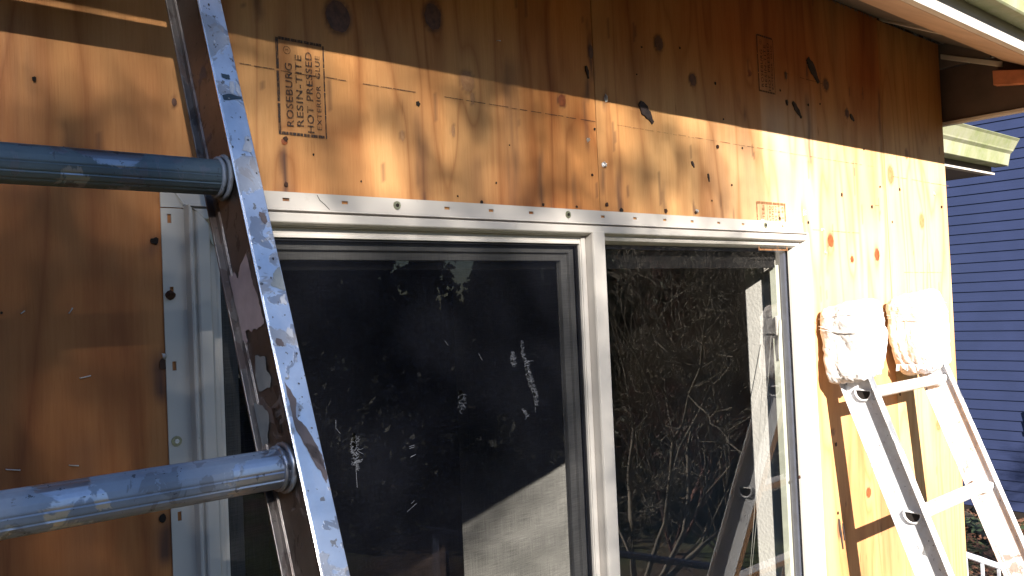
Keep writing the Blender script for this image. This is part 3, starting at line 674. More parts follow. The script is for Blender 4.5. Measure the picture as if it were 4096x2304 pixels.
# sloped soffit panels, separated by small battens
edges = [XA, -.6, .6, 1.3, 1.9, 2.50, 2.95, XB]
for a, c in zip(edges[:-1], edges[1:]):
    b = MB(); b.prism([(a+.002, 0.004, zsof(0)), (a+.002, -.205, zsof(-.205)), (a+.002, -.205, zsof(-.205)+.012), (a+.002, .004, zsof(0)+.012)], (c-a-.004, 0, 0)); b.build('soffit_panel', M['soffit'], eave)
for a in edges[1:-1]:
    b = MB(); b.prism([(a-.014, -.002, zsof(0)-.009), (a-.014, -.195, zsof(-.195)-.009), (a-.014, -.195, zsof(-.195)-.001), (a-.014, -.002, zsof(0)-.001)], (.028, 0, 0)); b.build('soffit_batten', M['fascia'], eave)
# sub-fascia / lookout board underside and fascia
b = MB(); b.prism([(XA, -.19, .690), (XA, -.368, .598), (XA, -.368, .622), (XA, -.19, .712)], (XB-XA, 0, 0)); b.build('soffit_board', M['fasc_under'], eave, bevel=.002)
b = MB(); b.box(XA, XB, -.386, -.369, .5975, .742); b.build('fascia', M['fascia'], eave, bevel=.002)
# k-style gutter
g = [(-.389, .648), (-.436, .646), (-.440, .650), (-.446, .690), (-.462, .712), (-.466, .716), (-.478, .752), (-.482, .760), (-.474, .762), (-.468, .752), (-.456, .720), (-.438, .694), (-.432, .656), (-.395, .656), (-.395, .765), (-.389, .765)]
b = MB(); b.prism([(XA, y, z) for y, z in g], (XB-XA, 0, 0)); b.build('gutter', M['moss'], eave, bevel=.001)
# roof plane above
b = MB(); b.prism([(XA, -.43, .765), (XA, 4.6, 3.25), (XA, 4.6, 3.30), (XA, -.44, .785)], (XB-XA, 0, 0)); b.build('roof_slope', M['shingle'], eave)
b = MB(); b.prism([(XA+.2, .15, 1.0), (XA+.2, 4.5, 1.0), (XA+.2, 4.5, 3.15)], (XB-XA-.4, 0, 0)); b.build('roof_filler', M['return'], eave)
# dust fringe where the soffit meets the sheathing
b = MB(); r_ = random.Random(3)
for k in range(260):
    x = r_.uniform(1.3, 2.9); L = r_.uniform(.004, .014); y0 = -.002-r_.random()*.004
    b.tube([(x, y0, zsof(0)-.004), (x+r_.uniform(-.004, .004), y0-.002, zsof(0)-.004-L*.5), (x+r_.uniform(-.008, .008), y0-.003, zsof(0)-.004-L)], .0006, 3, False)
tag(b.build('web_fringe', M['thread'], eave, recalc=False), kind='stuff')
# boxed return past the corner
MB().box(2.8965, XB, .0045, .60, .795, .840).build('eave_block', M['return'], eave)
MB().box(-1.6, 2.896, .0045, .14, .806, .86).build('eave_block', M['return'], eave)
MB().box(2.902, 2.924, -.335, .60, .5370, .7080).build('return_board', M['return'], eave, bevel=.002)
MB().box(2.902, 2.918, -.150, .60, .7110, .7900).build('return_board', M['soffit'], eave, bevel=.002)
MB().box(2.896, 2.926, -.337, .60, .5260, .5365).build('return_trim', M['fascia'], eave, bevel=.0015)
b = MB(); b.prism([(2.898, -.004, .758), (2.898, -.185, .690), (2.898, -.185, .672), (2.898, -.004, .742)], (.02, 0, 0)); b.build('rake_trim', M['vinyl_in'], eave, bevel=.002)
b = MB(); b.prism([(2.868, -.166, .662), (2.868, -.285, .638), (2.868, -.285, .598), (2.868, -.166, .616)], (.032, 0, 0)); b.build('trim_block', M['copper'], eave, bevel=.002)

# ------------------------------------------------------------------ lower eave past the corner
le = thing('lower_eave', (4.0, .5, .5), 'lower mossy green gutter and eave jutting out past the house corner', 'roof')
g2 = [(.420, .575), (.362, .573), (.357, .576), (.345, .628), (.332, .640), (.330, .646), (.310, .684), (.300, .694), (.306, .698), (.316, .690), (.338, .648), (.352, .632), (.364, .582), (.412, .582), (.412, .700), (.420, .700)]
b = MB(); b.prism([(3.0, y, z) for y, z in g2], (1.530, 0, 0)); b.build('gutter', M['moss'], le, bevel=.001)
b = MB(); b.prism([(4.530, y, z) for y, z in [(.418, .574), (.358, .573), (.346, .628), (.332, .642), (.300, .696), (.418, .700)]], (.003, 0, 0)); b.build('gutter_end_cap', M['moss'], le)
MB().box(3.0, 4.500, .4215, .440, .546, .720).build('fascia', M['soffit'], le)
MB().box(3.0, 4.506, .4100, .4400, .5360, .5455).build('drip_lip', M['fascia'], le, bevel=.001)
MB().box(3.0, 4.500, .4405, 1.10, .5375, .550).build('soffit_panel', M['soffit'], le)
MB().box(3.0, 4.3, .9, 1.05, -2.45, .5374).build('lower_wall', M['soffit'], le)
b = MB(); b.prism([(3.0, .400, .700), (3.0, 1.8, .985), (3.0, 1.8, 1.01), (3.0, .385, .722)], (1.50, 0, 0)); b.build('roof_slope', M['shingle'], le)

# ------------------------------------------------------------------ neighbour's house
nb = thing('neighbour_house', (11, 3, -2.45), 'neighbouring house with dark blue lap siding beyond the corner', 'house')
EXPO = .1052; z = -2.362; lap = MB(); Y0, Y1 = -2.0, 9.0; k = 0
proto = None
while z < 2.9:
    b = MB(); b.prism([(9.888, Y0, z), (9.901, Y0, z+EXPO+.018), (9.912, Y0, z+EXPO+.018), (9.912, Y0, z)], (0, Y1-Y0, 0))
    b.build('siding_board', M['siding'], nb); z += EXPO; k += 1
MB().box(9.913, 16, Y0, Y1, -2.45, 2.95).build('house_body', M['siding'], nb)
MB().box(9.895, 9.912, Y0, Y1, -2.45, -2.364).build('foundation', M['hole'], nb)
MB().box(9.80, 16.2, Y0-.3, Y1+.3, 2.95, 3.1).build('roof', M['shingle'], nb)
MB().box(9.868, 9.887, 1.98, 2.10, -1.55, -1.30).build('utility_box', M['siding'], nb, bevel=.004)
b = MB(); b.box(9.70, 9.887, 2.86, 2.92, .22, .30); b.build('wall_light', M['bar'], nb, bevel=.01)

# ------------------------------------------------------------------ yard beyond the corner
b = MB(); b.tube([(10.9, 3.55, -2.42), (10.22, 2.91, -2.41), (9.75, 2.46, -2.42)], .07, 8); tag(b.build('edging_timber', M['timber'], smooth=True), 'weathered edging timber lying against the blue house', 'timber', 'bed edging timbers')
b = MB(); b.tube([(9.75, 2.9, -2.42), (9.40, 2.55, -2.40), (8.6, 1.85, -2.42)], .075, 8); tag(b.build('edging_timber', M['timber'], smooth=True), 'nearer edging timber at the front of the leaf covered bed', 'timber', 'bed edging timbers')
lf = MB(); r_ = random.Random(21)
for k in range(5200):
    x, y = r_.uniform(6.4, 9.85), r_.uniform(.8, 3.4); s = r_.uniform(.012, .035); a = r_.uniform(0, 6.28); t = r_.uniform(-.6, .6)
    c = Vector((x, y, -2.43+r_.random()*.03)); u = Vector((math.cos(a), math.sin(a), t))*s; w = Vector((-math.sin(a), math.cos(a), r_.uniform(-.6, .6)))*s*.7
    lf.add([c-u, c-w, c+u, c+w], [(0, 1, 2, 3)])
tag(lf.build('leaf_litter', M['leaf'], recalc=False), kind='stuff', label='brown fallen leaves covering the ground', cat='leaves')
pl = MB()
for k in range(160):
    x, y = 9.2+r_.gauss(0, .12), 2.30+r_.gauss(0, .12); s = r_.uniform(.02, .045); a = r_.uniform(0, 6.28)
    c = Vector((x, y, -2.40+r_.random()*.09)); u = Vector((math.cos(a), math.sin(a), .3))*s; w = Vector((-math.sin(a), math.cos(a), .4))*s*.6
    pl.add([c-u, c-w, c+u, c+w], [(0, 1, 2, 3)])
tag(pl.build('ground_cover', M['green'], recalc=False), kind='stuff')
fe = thing('railing', (6.4, 1.3, -2.45), 'low white metal railing at the foot of the house corner', 'railing')
P0 = Vector((6.290, 1.36, -1.850)); P1 = Vector((6.46, 1.22, -1.935)); D = P1-P0
b = MB(); b.tube([P0+D*t+Vector((0, 0, -.010*(t**2)*.3)) for t in np.linspace(-2.2, 5, 12)], .022, 10); b.build('top_rail', M['rail'], fe, smooth=True)
for t in np.arange(-2.1, 4.8, .52):
    p = P0+D*(t+.06); b = MB(); b.box(p.x-.009, p.x+.009, p.y-.009, p.y+.009, -2.45, p.z-.018-.003*t*t*.3); b.build('baluster', M['rail'], fe)

# ------------------------------------------------------------------ ladders
def ladder(root, A, lean, webs, rungs, u0, u1, rung_shape, mats, rung_mats=None, n0=-.0495, n1=.0305):
    a = math.radians(lean); Uv = Vector((0, math.sin(a), math.cos(a))); Nv = Vector((0, -math.cos(a), math.sin(a))); A = Vector((0, A[0], A[1]))
    P = lambda x, n, u: Vector((x, 0, 0)) + A + Nv*n + Uv*u
    rails = []
    for x, s in webs:      # s: outward direction of the flanges
        b = MB(); w = .0028
        b.prism([P(q, m, u0) for q, m in ((x, n0+.003), (x+s*w, n0+.003), (x+s*w, n1-.003), (x, n1-.003))], Uv*(u1-u0))
        rail = b.build('side_rail', mats['web'], root)
        # extruded ribs on the inner web face
        for m in (n0+.012, n0+.0145, n1-.0145, n1-.012, n1-.0095):
            b = MB(); b.prism([P(q, mm, u0) for q, mm in ((x-s*.0008, m-.0004), (x, m-.0007), (x, m+.0007), (x-s*.0008, m+.0004))], Uv*(u1-u0)); b.build('rail_rib', mats['web'], rail)
        lip = .006
        for m0, m1, mt, nm in ((n1-.003, n1, mats['flange'], 'near_flange'), (n0, n0+.003, mats['far'], 'far_flange')):
            b = MB(); xa, xb = sorted((x-s*(lip if nm == 'near_flange' else .0065), x+s*.0195))
            b.prism([P(q, m, u0) for q, m in ((xa, m0), (xb, m0), (xb, m1), (xa, m1))], Uv*(u1-u0)); b.build('rail_flange', mt, rail, bevel=.0008)
        b = MB(); xe = x-s*(lip+.0001); b.tube([P(xe, n1-.0015, u0), P(xe, n1-.0015, u1)], .0012, 6); b.build('rail_edge', M['alu_edge'], rail, smooth=True)
        rails.append(rail)
    xl = min(w[0] for w in webs); xr = max(w[0] for w in webs)
    for k, u in enumerate(rungs):
        c = lambda x: P(x, -.003 if rung_shape == 'round' else -.006, u); prof = []
        if rung_shape == 'round':
            n = 96
            for i in range(n):
                th = 2*math.pi*i/n; q = (th/(2*math.pi)*14) % 1
                r = .0182 - (.0007 if q < .10 else .0 ) + (.0003 if .1 <= q < .18 else 0)
                prof.append((r*math.cos(th), r*math.sin(th)))
            ext = 0.0
        else:
            for i in range(30):
                th = math.pi+math.pi*i/29; prof.append((.0215*math.cos(th), .024*math.sin(th)+.010-.0006*(i % 3 == 0)))
            for i in range(1, 12): prof.append((.0215-.043*i/12, .0105+.0006*(i % 2)))
            ext = .0065
        n = len(prof); b = MB(); xa, xb = xl-ext, xr+ext
        ring = lambda x, sc=1: [c(x)+Vector((0, py*sc, pz*sc)) for py, pz in prof]
        if ext:
            b.add(ring(xa)+ring(xb)+ring(xa, .84)+ring(xb, .84), [(i, (i+1) % n, n+(i+1) % n, n+i) for i in range(n)]+[(2*n+(i+1) % n, 2*n+i, 3*n+i, 3*n+(i+1) % n) for i in range(n)]+[(i, 2*n+i, 2*n+(i+1) % n, (i+1) % n) for i in range(n)]+[(n+(i+1) % n, 3*n+(i+1) % n, 3*n+i, n+i) for i in range(n)])
        else:
            b.add(ring(xa)+ring(xb), [(i, (i+1) % n, n+(i+1) % n, n+i) for i in range(n)])
        if ext:
            hb = MB(); pr = ring(xa+.0016, .86); hb.add(pr, [tuple(range(n))])
        rg = b.build('rung', (rung_mats[k] if rung_mats else mats['rung']), root, smooth=True, recalc=False)
        if ext: hb.build('rung_dark_disc', M['hole'], rg, recalc=False)  # dark disc stands in for the shade inside the rung end
        # swaged collars
        for x, s in webs:
            for dx, rr_, rad in ((-s*.0045, 1.17, .0028), (-s*.0105, 1.05, .0024)) + (((s*.0042, 1.12, .0022), (s*.0068, 1.02, .0018)) if ext else ()):
                pts = [c(x+dx)+Vector((0, py*rr_, pz*rr_)) for py, pz in (prof[::3] if rung_shape == 'round' else prof[::2])]
                m = len(pts); b = MB(); K = 6; vs = []
                cc = c(x+dx)
                for p in pts:
                    d = (p-cc).normalized()
                    for q in range(K):
                        t = 2*math.pi*q/K; vs.append(p+d*rad*math.cos(t)+Vector((1, 0, 0))*rad*math.sin(t))
                b.add(vs, [(i*K+q, ((i+1) % m)*K+q, ((i+1) % m)*K+(q+1) % K, i*K+(q+1) % K) for i in range(m) for q in range(K)])
                b.build('collar', mats['collar'], rg, smooth='all')
    return P, rails

near = thing('extension_ladder', (.17, -1.17, -2.45), 'near aluminium ladder with blue reflections, splashed with old paint, crossing the window', 'ladder')
near_m = dict(web=M['alu_web'], flange=M['alu_flange'], far=M['alu_web'], rung=M['alu_rung'], collar=M['alu_rung'])
PN, near_rails = ladder(near, (-.297, .147), 21.5, [(-.035, -1), (.369, 1)], [-.305*k for k in range(8, 1, -1)]+[-.305, 0, .338], -2.78, .52, 'round', near_m, [M['alu_rung']]*8+[M['alu_rung_dark'], M['alu_rung']])  # top rung, out of view, set off the even spacing to place its shadow
WEBP = {'p_pink': [[[.0066,-.09],[.007,-.1068],[.0069,-.1246],[.0111,-.1367],[.0117,-.1559],[.0142,-.1642],[.0124,-.1677],[-.0041,-.1674],[-.0109,-.1639],[-.0168,-.1652],[-.0221,-.1601],[-.0293,-.1587],[-.0299,-.1651],[-.0283,-.1709],[-.0332,-.1701],[-.0393,-.1643],[-.0385,-.1482],[-.0397,-.1174],[-.0407,-.0929],[-.033,-.0965],[-.0266,-.0948],[-.0222,-.1045],[-.0125,-.096]]],
 'p_grey': [[[-.0195,-.1888],[.0004,-.1974],[-.0031,-.2093],[.0035,-.2197],[-.0027,-.2275],[-.0267,-.2232],[-.0282,-.2063]],[[-.0440,-.229],[-.0262,-.2375],[-.0172,-.2483],[-.0198,-.2577],[-.0281,-.2663],[-.03,-.2743],[-.0430,-.2736],[-.0440,-.2623],[-.0440,-.2473]]],
 'p_dark': [[[-.0092,-.2444],[-.002,-.2481],[-.0054,-.2529],[.0002,-.2657],[.002,-.2738],[-.0048,-.2717],[-.0083,-.2588]]]}
FLP = {'p_grey': [[[.3870,-.1163],[.3872,-.1422],[.3847,-.141],[.3735,-.1364],[.3771,-.1281],[.3812,-.1208]]],
 'p_white': [[[.3859,-.1454],[.3853,-.1526],[.3865,-.1538],[.3852,-.158],[.3826,-.1551],[.3796,-.1561],[.3798,-.1499]],[[.3817,-.18],[.3862,-.1824],[.3853,-.1912],[.3816,-.1899],[.3784,-.1855]],[[.3772,.0958],[.3816,.0974],[.3817,.088],[.3791,.0808],[.3758,.0828]],[[.3838,.0969],[.3866,.0939],[.3872,.0855],[.3854,.0784],[.3821,.0847]],[[.3813,.031],[.3855,.0299],[.3865,.0202],[.3845,.0118],[.3741,.0132],[.3787,.0218]]],
 'p_brown': [[[.3676,-.1901],[.3727,-.1922],[.3744,-.1989],[.3684,-.1988],[.3661,-.1952]],[[.378,-.0566],[.3837,-.0575],[.3849,-.0671],[.3827,-.0706],[.3794,-.0673],[.3776,-.062]],[[.3727,-.2927],[.3834,-.2967],[.3873,-.3062],[.3874,-.3176],[.3874,-.3272],[.3852,-.3323],[.3827,-.3215],[.3801,-.3179],[.3751,-.3027]],[[.3660,-.2328],[.374,-.2511],[.3702,-.2676],[.3777,-.2783],[.385,-.2981],[.3870,-.3208],[.3771,-.3062],[.3673,-.2804],[.3666,-.2577]]],
 'p_teal': [[[.3698,.1056],[.3779,.1053],[.379,.0995],[.3744,.0987],[.3704,.1006]],[[.3660,.0782],[.374,.0809],[.3871,.0795],[.3872,.0761],[.367,.072]]]}
def ragged(pts, amp, seed, closed=True):
    r = random.Random(seed); out = []; n = len(pts)
    for i in range(n):
        a = Vector(pts[i]); b_ = Vector(pts[(i+1) % n]); out.append(a)
        for t in (.25, .5, .75): out.append(a.lerp(b_, t)+Vector((r.uniform(-amp, amp), r.uniform(-amp, amp))))
    return out
def fan(b, pts3):
    c = sum(pts3, Vector())/len(pts3); b.add([c]+pts3, [(0, i+1, (i+1) % len(pts3)+1) for i in range(len(pts3))])
def fill_poly(b, pts2, to3):
    from mathutils.geometry import tessellate_polygon
    tri = tessellate_polygon([[Vector((p[0], p[1], 0)) for p in pts2]])
    b.add([to3(p) for p in pts2], [tuple(t) for t in tri])
i = 0
for m, polys in WEBP.items():
    for pl_ in polys:
        b = MB(); i += 1; fill_poly(b, ragged(pl_, .0009, i), lambda p: PN(.369-.0012, p[0], p[1])); b.build('paint_patch', M[m], near_rails[1], recalc=False)
for m, polys in FLP.items():
    for pl_ in polys:
        b = MB(); i += 1; fill_poly(b, ragged(pl_, .0007, i), lambda p: PN(p[0], .0309, p[1])); b.build('paint_patch', M[m], near_rails[1], recalc=False)
r_ = random.Random(77)      # small chips and spatter on the flange
for k in range(60):
    x = r_.uniform(.3650, .3865); u = r_.uniform(-.46, .30); s = r_.uniform(.0004, .0014); n = 7
    pts = [(x+s*r_.uniform(.5, 1.2)*math.cos(t*2*math.pi/n), u+s*1.4*r_.uniform(.5, 1.3)*math.sin(t*2*math.pi/n)) for t in range(n)]
    b = MB(); fan(b, [PN(p[0], .0309+.0001*(k % 3), p[1]) for p in pts]); b.build('paint_fleck', M[r_.choice(['p_dark', 'p_brown', 'p_grey', 'p_white', 'p_dark'])], near_rails[1], recalc=False)

def mitt(root, cx, x0, x1, y0, y1, z0, z1, seed, label):
    bm = bmesh.new(); bmesh.ops.create_cube(bm, size=2); bmesh.ops.subdivide_edges(bm, edges=bm.edges, cuts=28, use_grid_fill=True)
    C_ = Vector(((x0+x1)/2, (y0+y1)/2, (z0+z1)/2)); S = Vector(((x1-x0)/2*1.07, (y1-y0)/2, (z1-z0)/2*1.06)); out = MB()
    bm.verts.ensure_lookup_table()
    for v in bm.verts:
        p = v.co; e = 6.5; L = (abs(p.x)**e+abs(p.y)**e+abs(p.z)**e)**(1/e); q = p/L
        taper = 1-.16*max(0, -q.z)**1.2-.05*max(0, q.z)
        w = Vector((q.x*S.x*taper, q.y*S.y*taper, q.z*S.z))
        w.y += .40*(1-q.z)*-.022; w.x += .010*q.z*(-1 if seed < 3 else 1.2)*-1 + .007*math.sin(q.z*4+seed); w.z += .010*q.x*(1 if seed > 3 else .6)-.008*q.y
        nn = mnoise.fractal(Vector((q.x*2.2+seed, q.y*2.2, q.z*2.2)), 1, 2, 3)
        fold = abs(mnoise.noise(Vector((q.x*3+seed, q.y*3+q.z*1.5, q.z*7+q.y*2))))
        foot = max(0, -q.z-.55)*abs(mnoise.noise(Vector((q.x*14, q.y*14, seed))))*.02
        w += q.normalized()*(nn*.0050-.0030*math.exp(-(fold*12)**2)+foot*.6)
        v.co = C_+w
    out.v = [tuple(v.co) for v in bm.verts]; out.f = [tuple(v.index for v in f.verts) for f in bm.faces]; bm.free()
    o = out.build('rail_pad', M['cloth'], root, smooth='all', label=label)
    rp = random.Random(seed*10)
    # creases: raised folds running round and down the pad
    for zc, tilt, rad in ((z1-.052, -.016, .0012), (z1-.060, -.010, .0009), (z1-.034, .010, .0008)):
        b = MB(); L = []
        for t in np.linspace(0, 1, 22):
            # path: along the left side face, then across the front
            if t < .5: q = t/.5; p = (x0-.0015+.003*q*0, y1-.012-(y1-y0-.026)*q, zc+tilt*math.sin(q*1.8)+rp.uniform(-.0008, .0008))
            else: q = (t-.5)/.5; p = (x0+.008+(x1-x0-.020)*q, y0-.0012+.004*(1-zc/z0)*0-.002, zc+tilt*.97+rp.uniform(-.0008, .0008))
            L.append(p)
        b.tube(L, rad, 5); b.build('cloth_fold', M['cloth'], o, smooth='all')
    # ragged lower hem
    b = MB(); n = 46; top = []; bot = []
    for k in range(n):
        t = k/(n-1)
        if t < .5: q = t/.5; p = Vector((x0+.006, y1-.03-(y1-y0-.05)*q, z0+.018))
        else: q = (t-.5)/.5; p = Vector((x0+.012+(x1-x0-.03)*q, y0+.010, z0+.018))
        d = Vector((rp.uniform(-.006, .004), rp.uniform(-.008, .004), -rp.uniform(.010, .024)))
        top.append(p); bot.append(p+d)
    b.add(top+bot, [(k, k+1, n+k+1, n+k) for k in range(n-1)])
    b.build('ragged_hem', M['cloth'], o, recalc=False)
    return o
far = thing('pad_ended_ladder', (2.28, -.85, -2.45), 'sunlit aluminium ladder with rag wrapped rail tops leaning on the wall right of the window', 'ladder')
far_m = dict(web=M['alu_far'], flange=M['alu_far'], far=M['alu_far'], rung=M['alu_far'], collar=M['alu_far'])
PF, far_rails = ladder(far, (-.112, -.252), 20.3, [(2.069, -1), (2.499, 1)], [-.305*k for k in range(6, -1, -1)], -2.32, .10, 'd', far_m)
mitt(far, 0, 2.032, 2.165, -.124, -.003, -.214, -.030, 1.7, 'rag pad over the left rail top, bound with tape')
mitt(far, 0, 2.405, 2.560, -.120, -.003, -.224, -.016, 6.1, 'rag pad over the right rail top, bleached by the sun')

# ------------------------------------------------------------------ trees and shrubs behind the viewer (seen in the glass)
def cards(b, pts, s0, s1, r, flat=.0):
    """leaf sized cards at the given points"""
    n = len(pts); P = np.array(pts); a = rng.normal(size=(n, 3)); a /= np.linalg.norm(a, axis=1)[:, None]
    c = rng.normal(size=(n, 3)); c -= (c*a).sum(1)[:, None]*a; c /= np.linalg.norm(c, axis=1)[:, None]
    s = rng.uniform(s0, s1, (n, 1)); A_ = a*s; C_ = c*s*.55
    V = np.stack([P-A_, P-C_, P+A_, P+C_], 1).reshape(-1, 3); base = len(b.v); b.v += V.tolist()
    b.f += [(base+4*i, base+4*i+1, base+4*i+2, base+4*i+3) for i in range(n)]
def fast_build(b, name, mat, parent=None):
    return b.build(name, mat, parent, recalc=False)
def conifer(x, y, h, r, trunk_r, label, n=5000, low=.15, size=(.05, .14), seed=1, nm='conifer_tree'):
    R_ = np.random.default_rng(seed); t = thing(nm, (x, y, -2.45), label, 'tree', 'trees reflected in the window')
    b = MB(); b.tube([(x, y, -2.45), (x+.05, y, -2.45+h*.5), (x, y, -2.45+h)], [trunk_r, trunk_r*.7, .03], 12); b.build('trunk', M['bark'], t, smooth='all')
    nb_ = 90; pts = []
    for k in range(nb_):
        z = low+(1-low)*R_.random()**1.15; L = r*(1-z)**.75*R_.uniform(.7, 1.1)+.15; az = R_.uniform(0, 2*math.pi)
        m = int(n/nb_); q = R_.random(m)**.7; side = R_.normal(0, .16, m)*(1-q*.4)*L*.6
        px = x+np.cos(az)*q*L-np.sin(az)*side; py = y+np.sin(az)*q*L+np.cos(az)*side
        pz = -2.45+h*z-.35*q*L+R_.normal(0, .10, m)
        pts += list(zip(px, py, pz))
    b = MB(); cards(b, pts, size[0], size[1], R_); fast_build(b, 'crown', M['conifer'], t)
    return t
def mir(px, dist):      # place by bearing from the wall point below the eye, as mirrored in the glass
    az = YAW+math.atan((px-2048)/3452); return (dist*math.sin(az), -(dist*math.cos(az)-1.148))
specs = [(1480, 15, 8, .55, .16, 'thin dark conifer mirrored at the left of the screen'), (1700, 17, 9.5, .95, .25, 'broad dark conifer mirrored in the middle of the screen'),
 (1985, 19, 9.5, .7, .18, 'narrow dark conifer mirrored near the right of the screen'), (2200, 14, 8.5, 1.3, .24, 'bushy conifer mirrored beside the mullion'),
 (2530, 15, 10, 2.8, .26, 'dark conifer mirrored at the left of the bare pane'), (2895, 12.6, 16, 3.0, .245, 'thick trunked fir mirrored in the bare pane'),
 (3110, 15, 14, 2.6, .24, 'shaggy conifer mirrored at the right of the bare pane'), (2700, 24, 18, 3.6, .3, 'tall distant conifer mirrored behind the fir'), (3300, 20, 16, 3.4, .3, 'far conifer mirrored past the right jamb')]
for i, (px, d, h, r, tr, lab) in enumerate(specs):
    x, y = mir(px, d)
    low = .42 if px == 2895 else (.22 if px < 2100 else .10)
    conifer(x, y, h, r, tr, lab, 4200, low, (.06, .16), i+3, 'fir_tree' if px == 2895 else 'conifer_tree')
# far woodland and undergrowth that nobody could count
b = MB(); pts = []
R_ = np.random.default_rng(5)
for k in range(34000):
    px = R_.uniform(900, 3900); d = R_.uniform(26, 38); az = YAW+math.atan((px-2048)/3452)
    top = 2.75 + (3.5 if px < 1430 else 0) + 9*max(0, min(1, (px-2050)/200)) + .5*math.sin(px*.013)+.4*math.sin(px*.041)
    z = -2.45+R_.random()**.8*top
    pts.append((d*math.sin(az), -(d*math.cos(az)), z))
cards(b, pts, .18, .42, R_); tag(fast_build(b, 'far_woodland', M['wood_far']), 'dark far woodland mirrored in the window glass', 'woods', kind='stuff')
b = MB(); pts = []
for k in range(26000):
    px = R_.uniform(1100, 3500); d = 9.5+R_.random()**1.5*8; az = YAW+math.atan((px-2048)/3452)
    hh = .35+1.5*vnoise(np.array([px]), np.array([d]), .008, .5, 8)[0]**1.4 + (.9 if d > 13 else 0)
    pts.append((d*math.sin(az), -(d*math.cos(az)-1.148), -2.45+R_.random()*hh))
cards(b, pts, .03, .09, R_); tag(fast_build(b, 'undergrowth', M['hedge']), 'mixed low undergrowth mirrored in the window glass', 'undergrowth', kind='stuff')

def shrub(name, base, dirs, label, seed, depth=5, L0=1.1, r0=.03, mat='twig', spread=.5, tip=.0038):
    r = random.Random(seed); t = thing(name, (base[0], base[1], -2.45), label, 'shrub', None); b = MB(); b2 = MB()
    def grow(p, d, L, rad, lev):
        pts = [p]; q = Vector(p); dd = Vector(d)
        nseg = 4 if lev < 3 else 3
        for k in range(nseg):
            if q.y > -1.2: dd.y = -abs(dd.y)-.3
            dd = (dd+Vector((r.gauss(0, .13), r.gauss(0, .13), r.gauss(.03, .13)))).normalized(); q = q+dd*L/nseg; pts.append(q.copy())
        (b if lev < 4 else b2).tube(pts, list(np.linspace(rad, rad*.62, len(pts))), 6 if lev < 3 else 4, False)
        if lev >= depth or q.x < 1.12*(1.148-q.y): return
        nch = 3 if lev < 3 else (3 if lev % 2 else 4)
        for c in range(nch):
            k = r.randint(1, nseg); pos = pts[k] if c else pts[-1]
            nd = (dd+Vector((r.gauss(0, spread), r.gauss(0, spread), r.gauss(.10, spread)))).normalized()
            grow(pos, nd, L*r.uniform(.55, .82), max(tip, rad*.6*r.uniform(.6, .95)), lev+1)
    for d in dirs: grow(Vector(base), Vector(d).normalized(), L0, r0, 0)
    b.build('branches', M[mat], t, smooth='all', recalc=False); b2.build('twigs', M[mat], t, recalc=False)
    return t
x, y = mir(2500, 7.0)
shrub('bare_maple', (x, y, -2.45), [(.6, .35, .8), (.15, .1, 1), (.85, .5, .75), (.3, -.3, 1)], 'bare many branched maple mirrored in the right pane', 3, 6, 1.45, .026, 'twig', .45)
x, y = mir(2650, 8.5)
shrub('bare_maple', (x, y, -2.45), [(.4, -.2, 1), (-.4, .3, 1), (.7, .1, .7)], 'reddish bare shrub mirrored behind the pale maple', 8, 7, 1.2, .018, 'twig_red', .5)
x, y = mir(2900, 8.0)
shrub('bare_maple', (x, y, -2.45), [(-.9, -.4, .8), (-.5, .1, 1), (-.7, .2, .5), (.1, -.3, 1)], 'fine twigged maple leaning left in the right pane reflection', 23, 7, 1.25, .016, 'twig', .42, .003)
x, y = mir(3060, 11.0)
shrub('bare_maple', (x, y, -2.45), [(-.5, .2, .9), (-.2, -.3, 1), (.1, -.3, 1)], 'bare shrub mirrored at the right edge of the pane', 15, 6, .9, .016, 'twig', .5)
# railing seen mirrored low in the right pane
dr = thing('deck_railing', (4.2, -3.0, -2.45), 'dark blue deck rail mirrored low in the right pane', 'railing')
b = MB(); b.tube([(2.7, -2.63, -1.17), (3.45, -1.98, -1.34), (3.97, -1.53, -1.47), (4.8, -.82, -1.67)], .02, 8); b.build('top_rail', M['deckrail'], dr, smooth=True)
for xx, yy, zz in ((2.75, -2.59, -1.19), (4.70, -.905, -1.66)):
    b = MB(); b.box(xx-.03, xx+.03, yy-.03, yy+.03, -2.45, zz); b.build('post', M['deckrail'], dr)

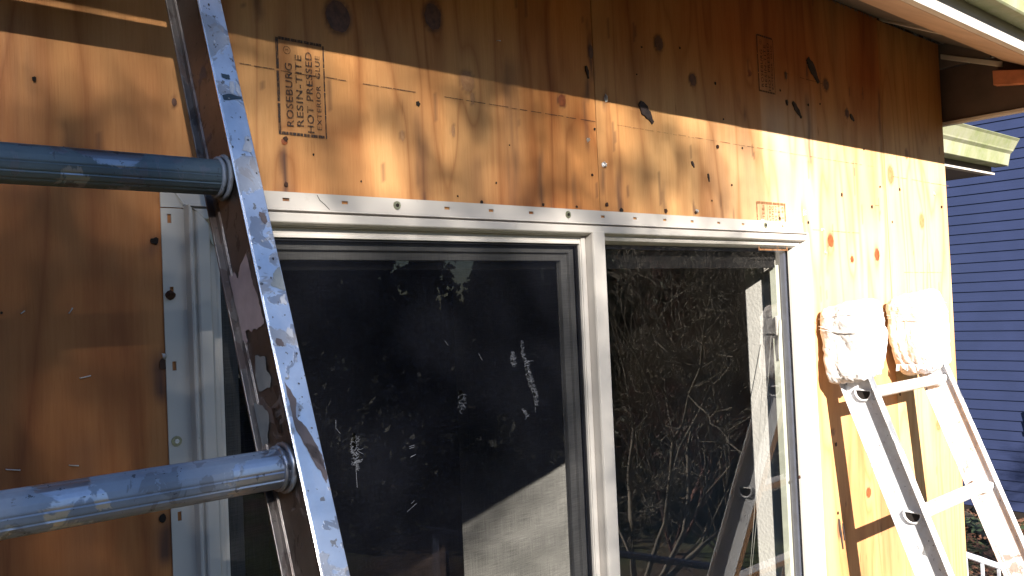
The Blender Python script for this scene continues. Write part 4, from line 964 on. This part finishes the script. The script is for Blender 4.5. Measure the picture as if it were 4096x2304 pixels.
b = MB(); pts = []
for k in range(30000):
    az = R_.uniform(-1.9, 1.45) if k % 2 else R_.uniform(-1.9, .18); d = R_.uniform(24, 36)
    if .30 < az < 1.1: continue
    top = 9.5+1.8*math.sin(az*9)+1.2*math.sin(az*23)
    pts.append((d*math.sin(az), -(d*math.cos(az)), -2.45+R_.random()**.9*top))
cards(b, pts, .25, .6, R_); tag(fast_build(b, 'tree_line', M['wood_far']), 'dense tree line standing behind the viewer across the yard', 'woods', kind='stuff')

# ------------------------------------------------------------------ the tree that dapples the wall
def tau(xw, zw):
    """crown density along the sunbeam that reaches wall point (xw, zw)"""
    t = 1.0*np.clip((1.95-xw)/.35, 0, 1) + .40*np.clip((1.45-xw)/.4, 0, 1)
    t = t + 2.2*np.clip((.60-xw)/.16, 0, 1)*np.clip((.32-zw)/.24, 0, 1)
    t = t + .8*np.clip((.40-xw)/.3, 0, 1)
    t = t*(1-.45*np.clip((xw-1.40)/.15, 0, 1)*np.clip((.05-zw)/.15, 0, 1))
    t = t*(.80+.3*vnoise(xw+3, zw+5, 3.1, 3.1, 77)) + .8*np.exp(-(((xw-1.47)/.12)**2+((zw-.25)/.09)**2)) + .5*np.exp(-(((xw-.93)/.10)**2+((zw-.24)/.12)**2))
    return t
tr = thing('shade_tree', (-7.5, -9.5, -2.45), 'tall open evergreen behind the viewer that dapples the sunlight', 'tree')
b = MB(); b.tube([(-7.5, -9.5, -2.45), (-7.4, -9.5, 3), (-7.2, -9.6, 9)], [.25, .2, .05], 12); b.build('trunk', M['bark'], tr, smooth='all')
sd = np.array(SUN)/-SUN.y
N = 600000; xw = rng.uniform(-2.2, 2.2, N); zw = rng.uniform(-2.0, 1.0, N); T_ = rng.uniform(8.5, 11.5, N)
area = 4.4*3.0; card = .00045   # mean projected card area
want = tau(xw, zw)*area/card/N
keep = rng.random(N) < want
P_ = np.stack([xw+sd[0]*T_, -T_, zw+sd[2]*T_], 1)[keep]
b = MB(); cards(b, P_, .018, .038, rng); fast_build(b, 'crown', M['conifer'], tr)
print('crown cards', len(P_))
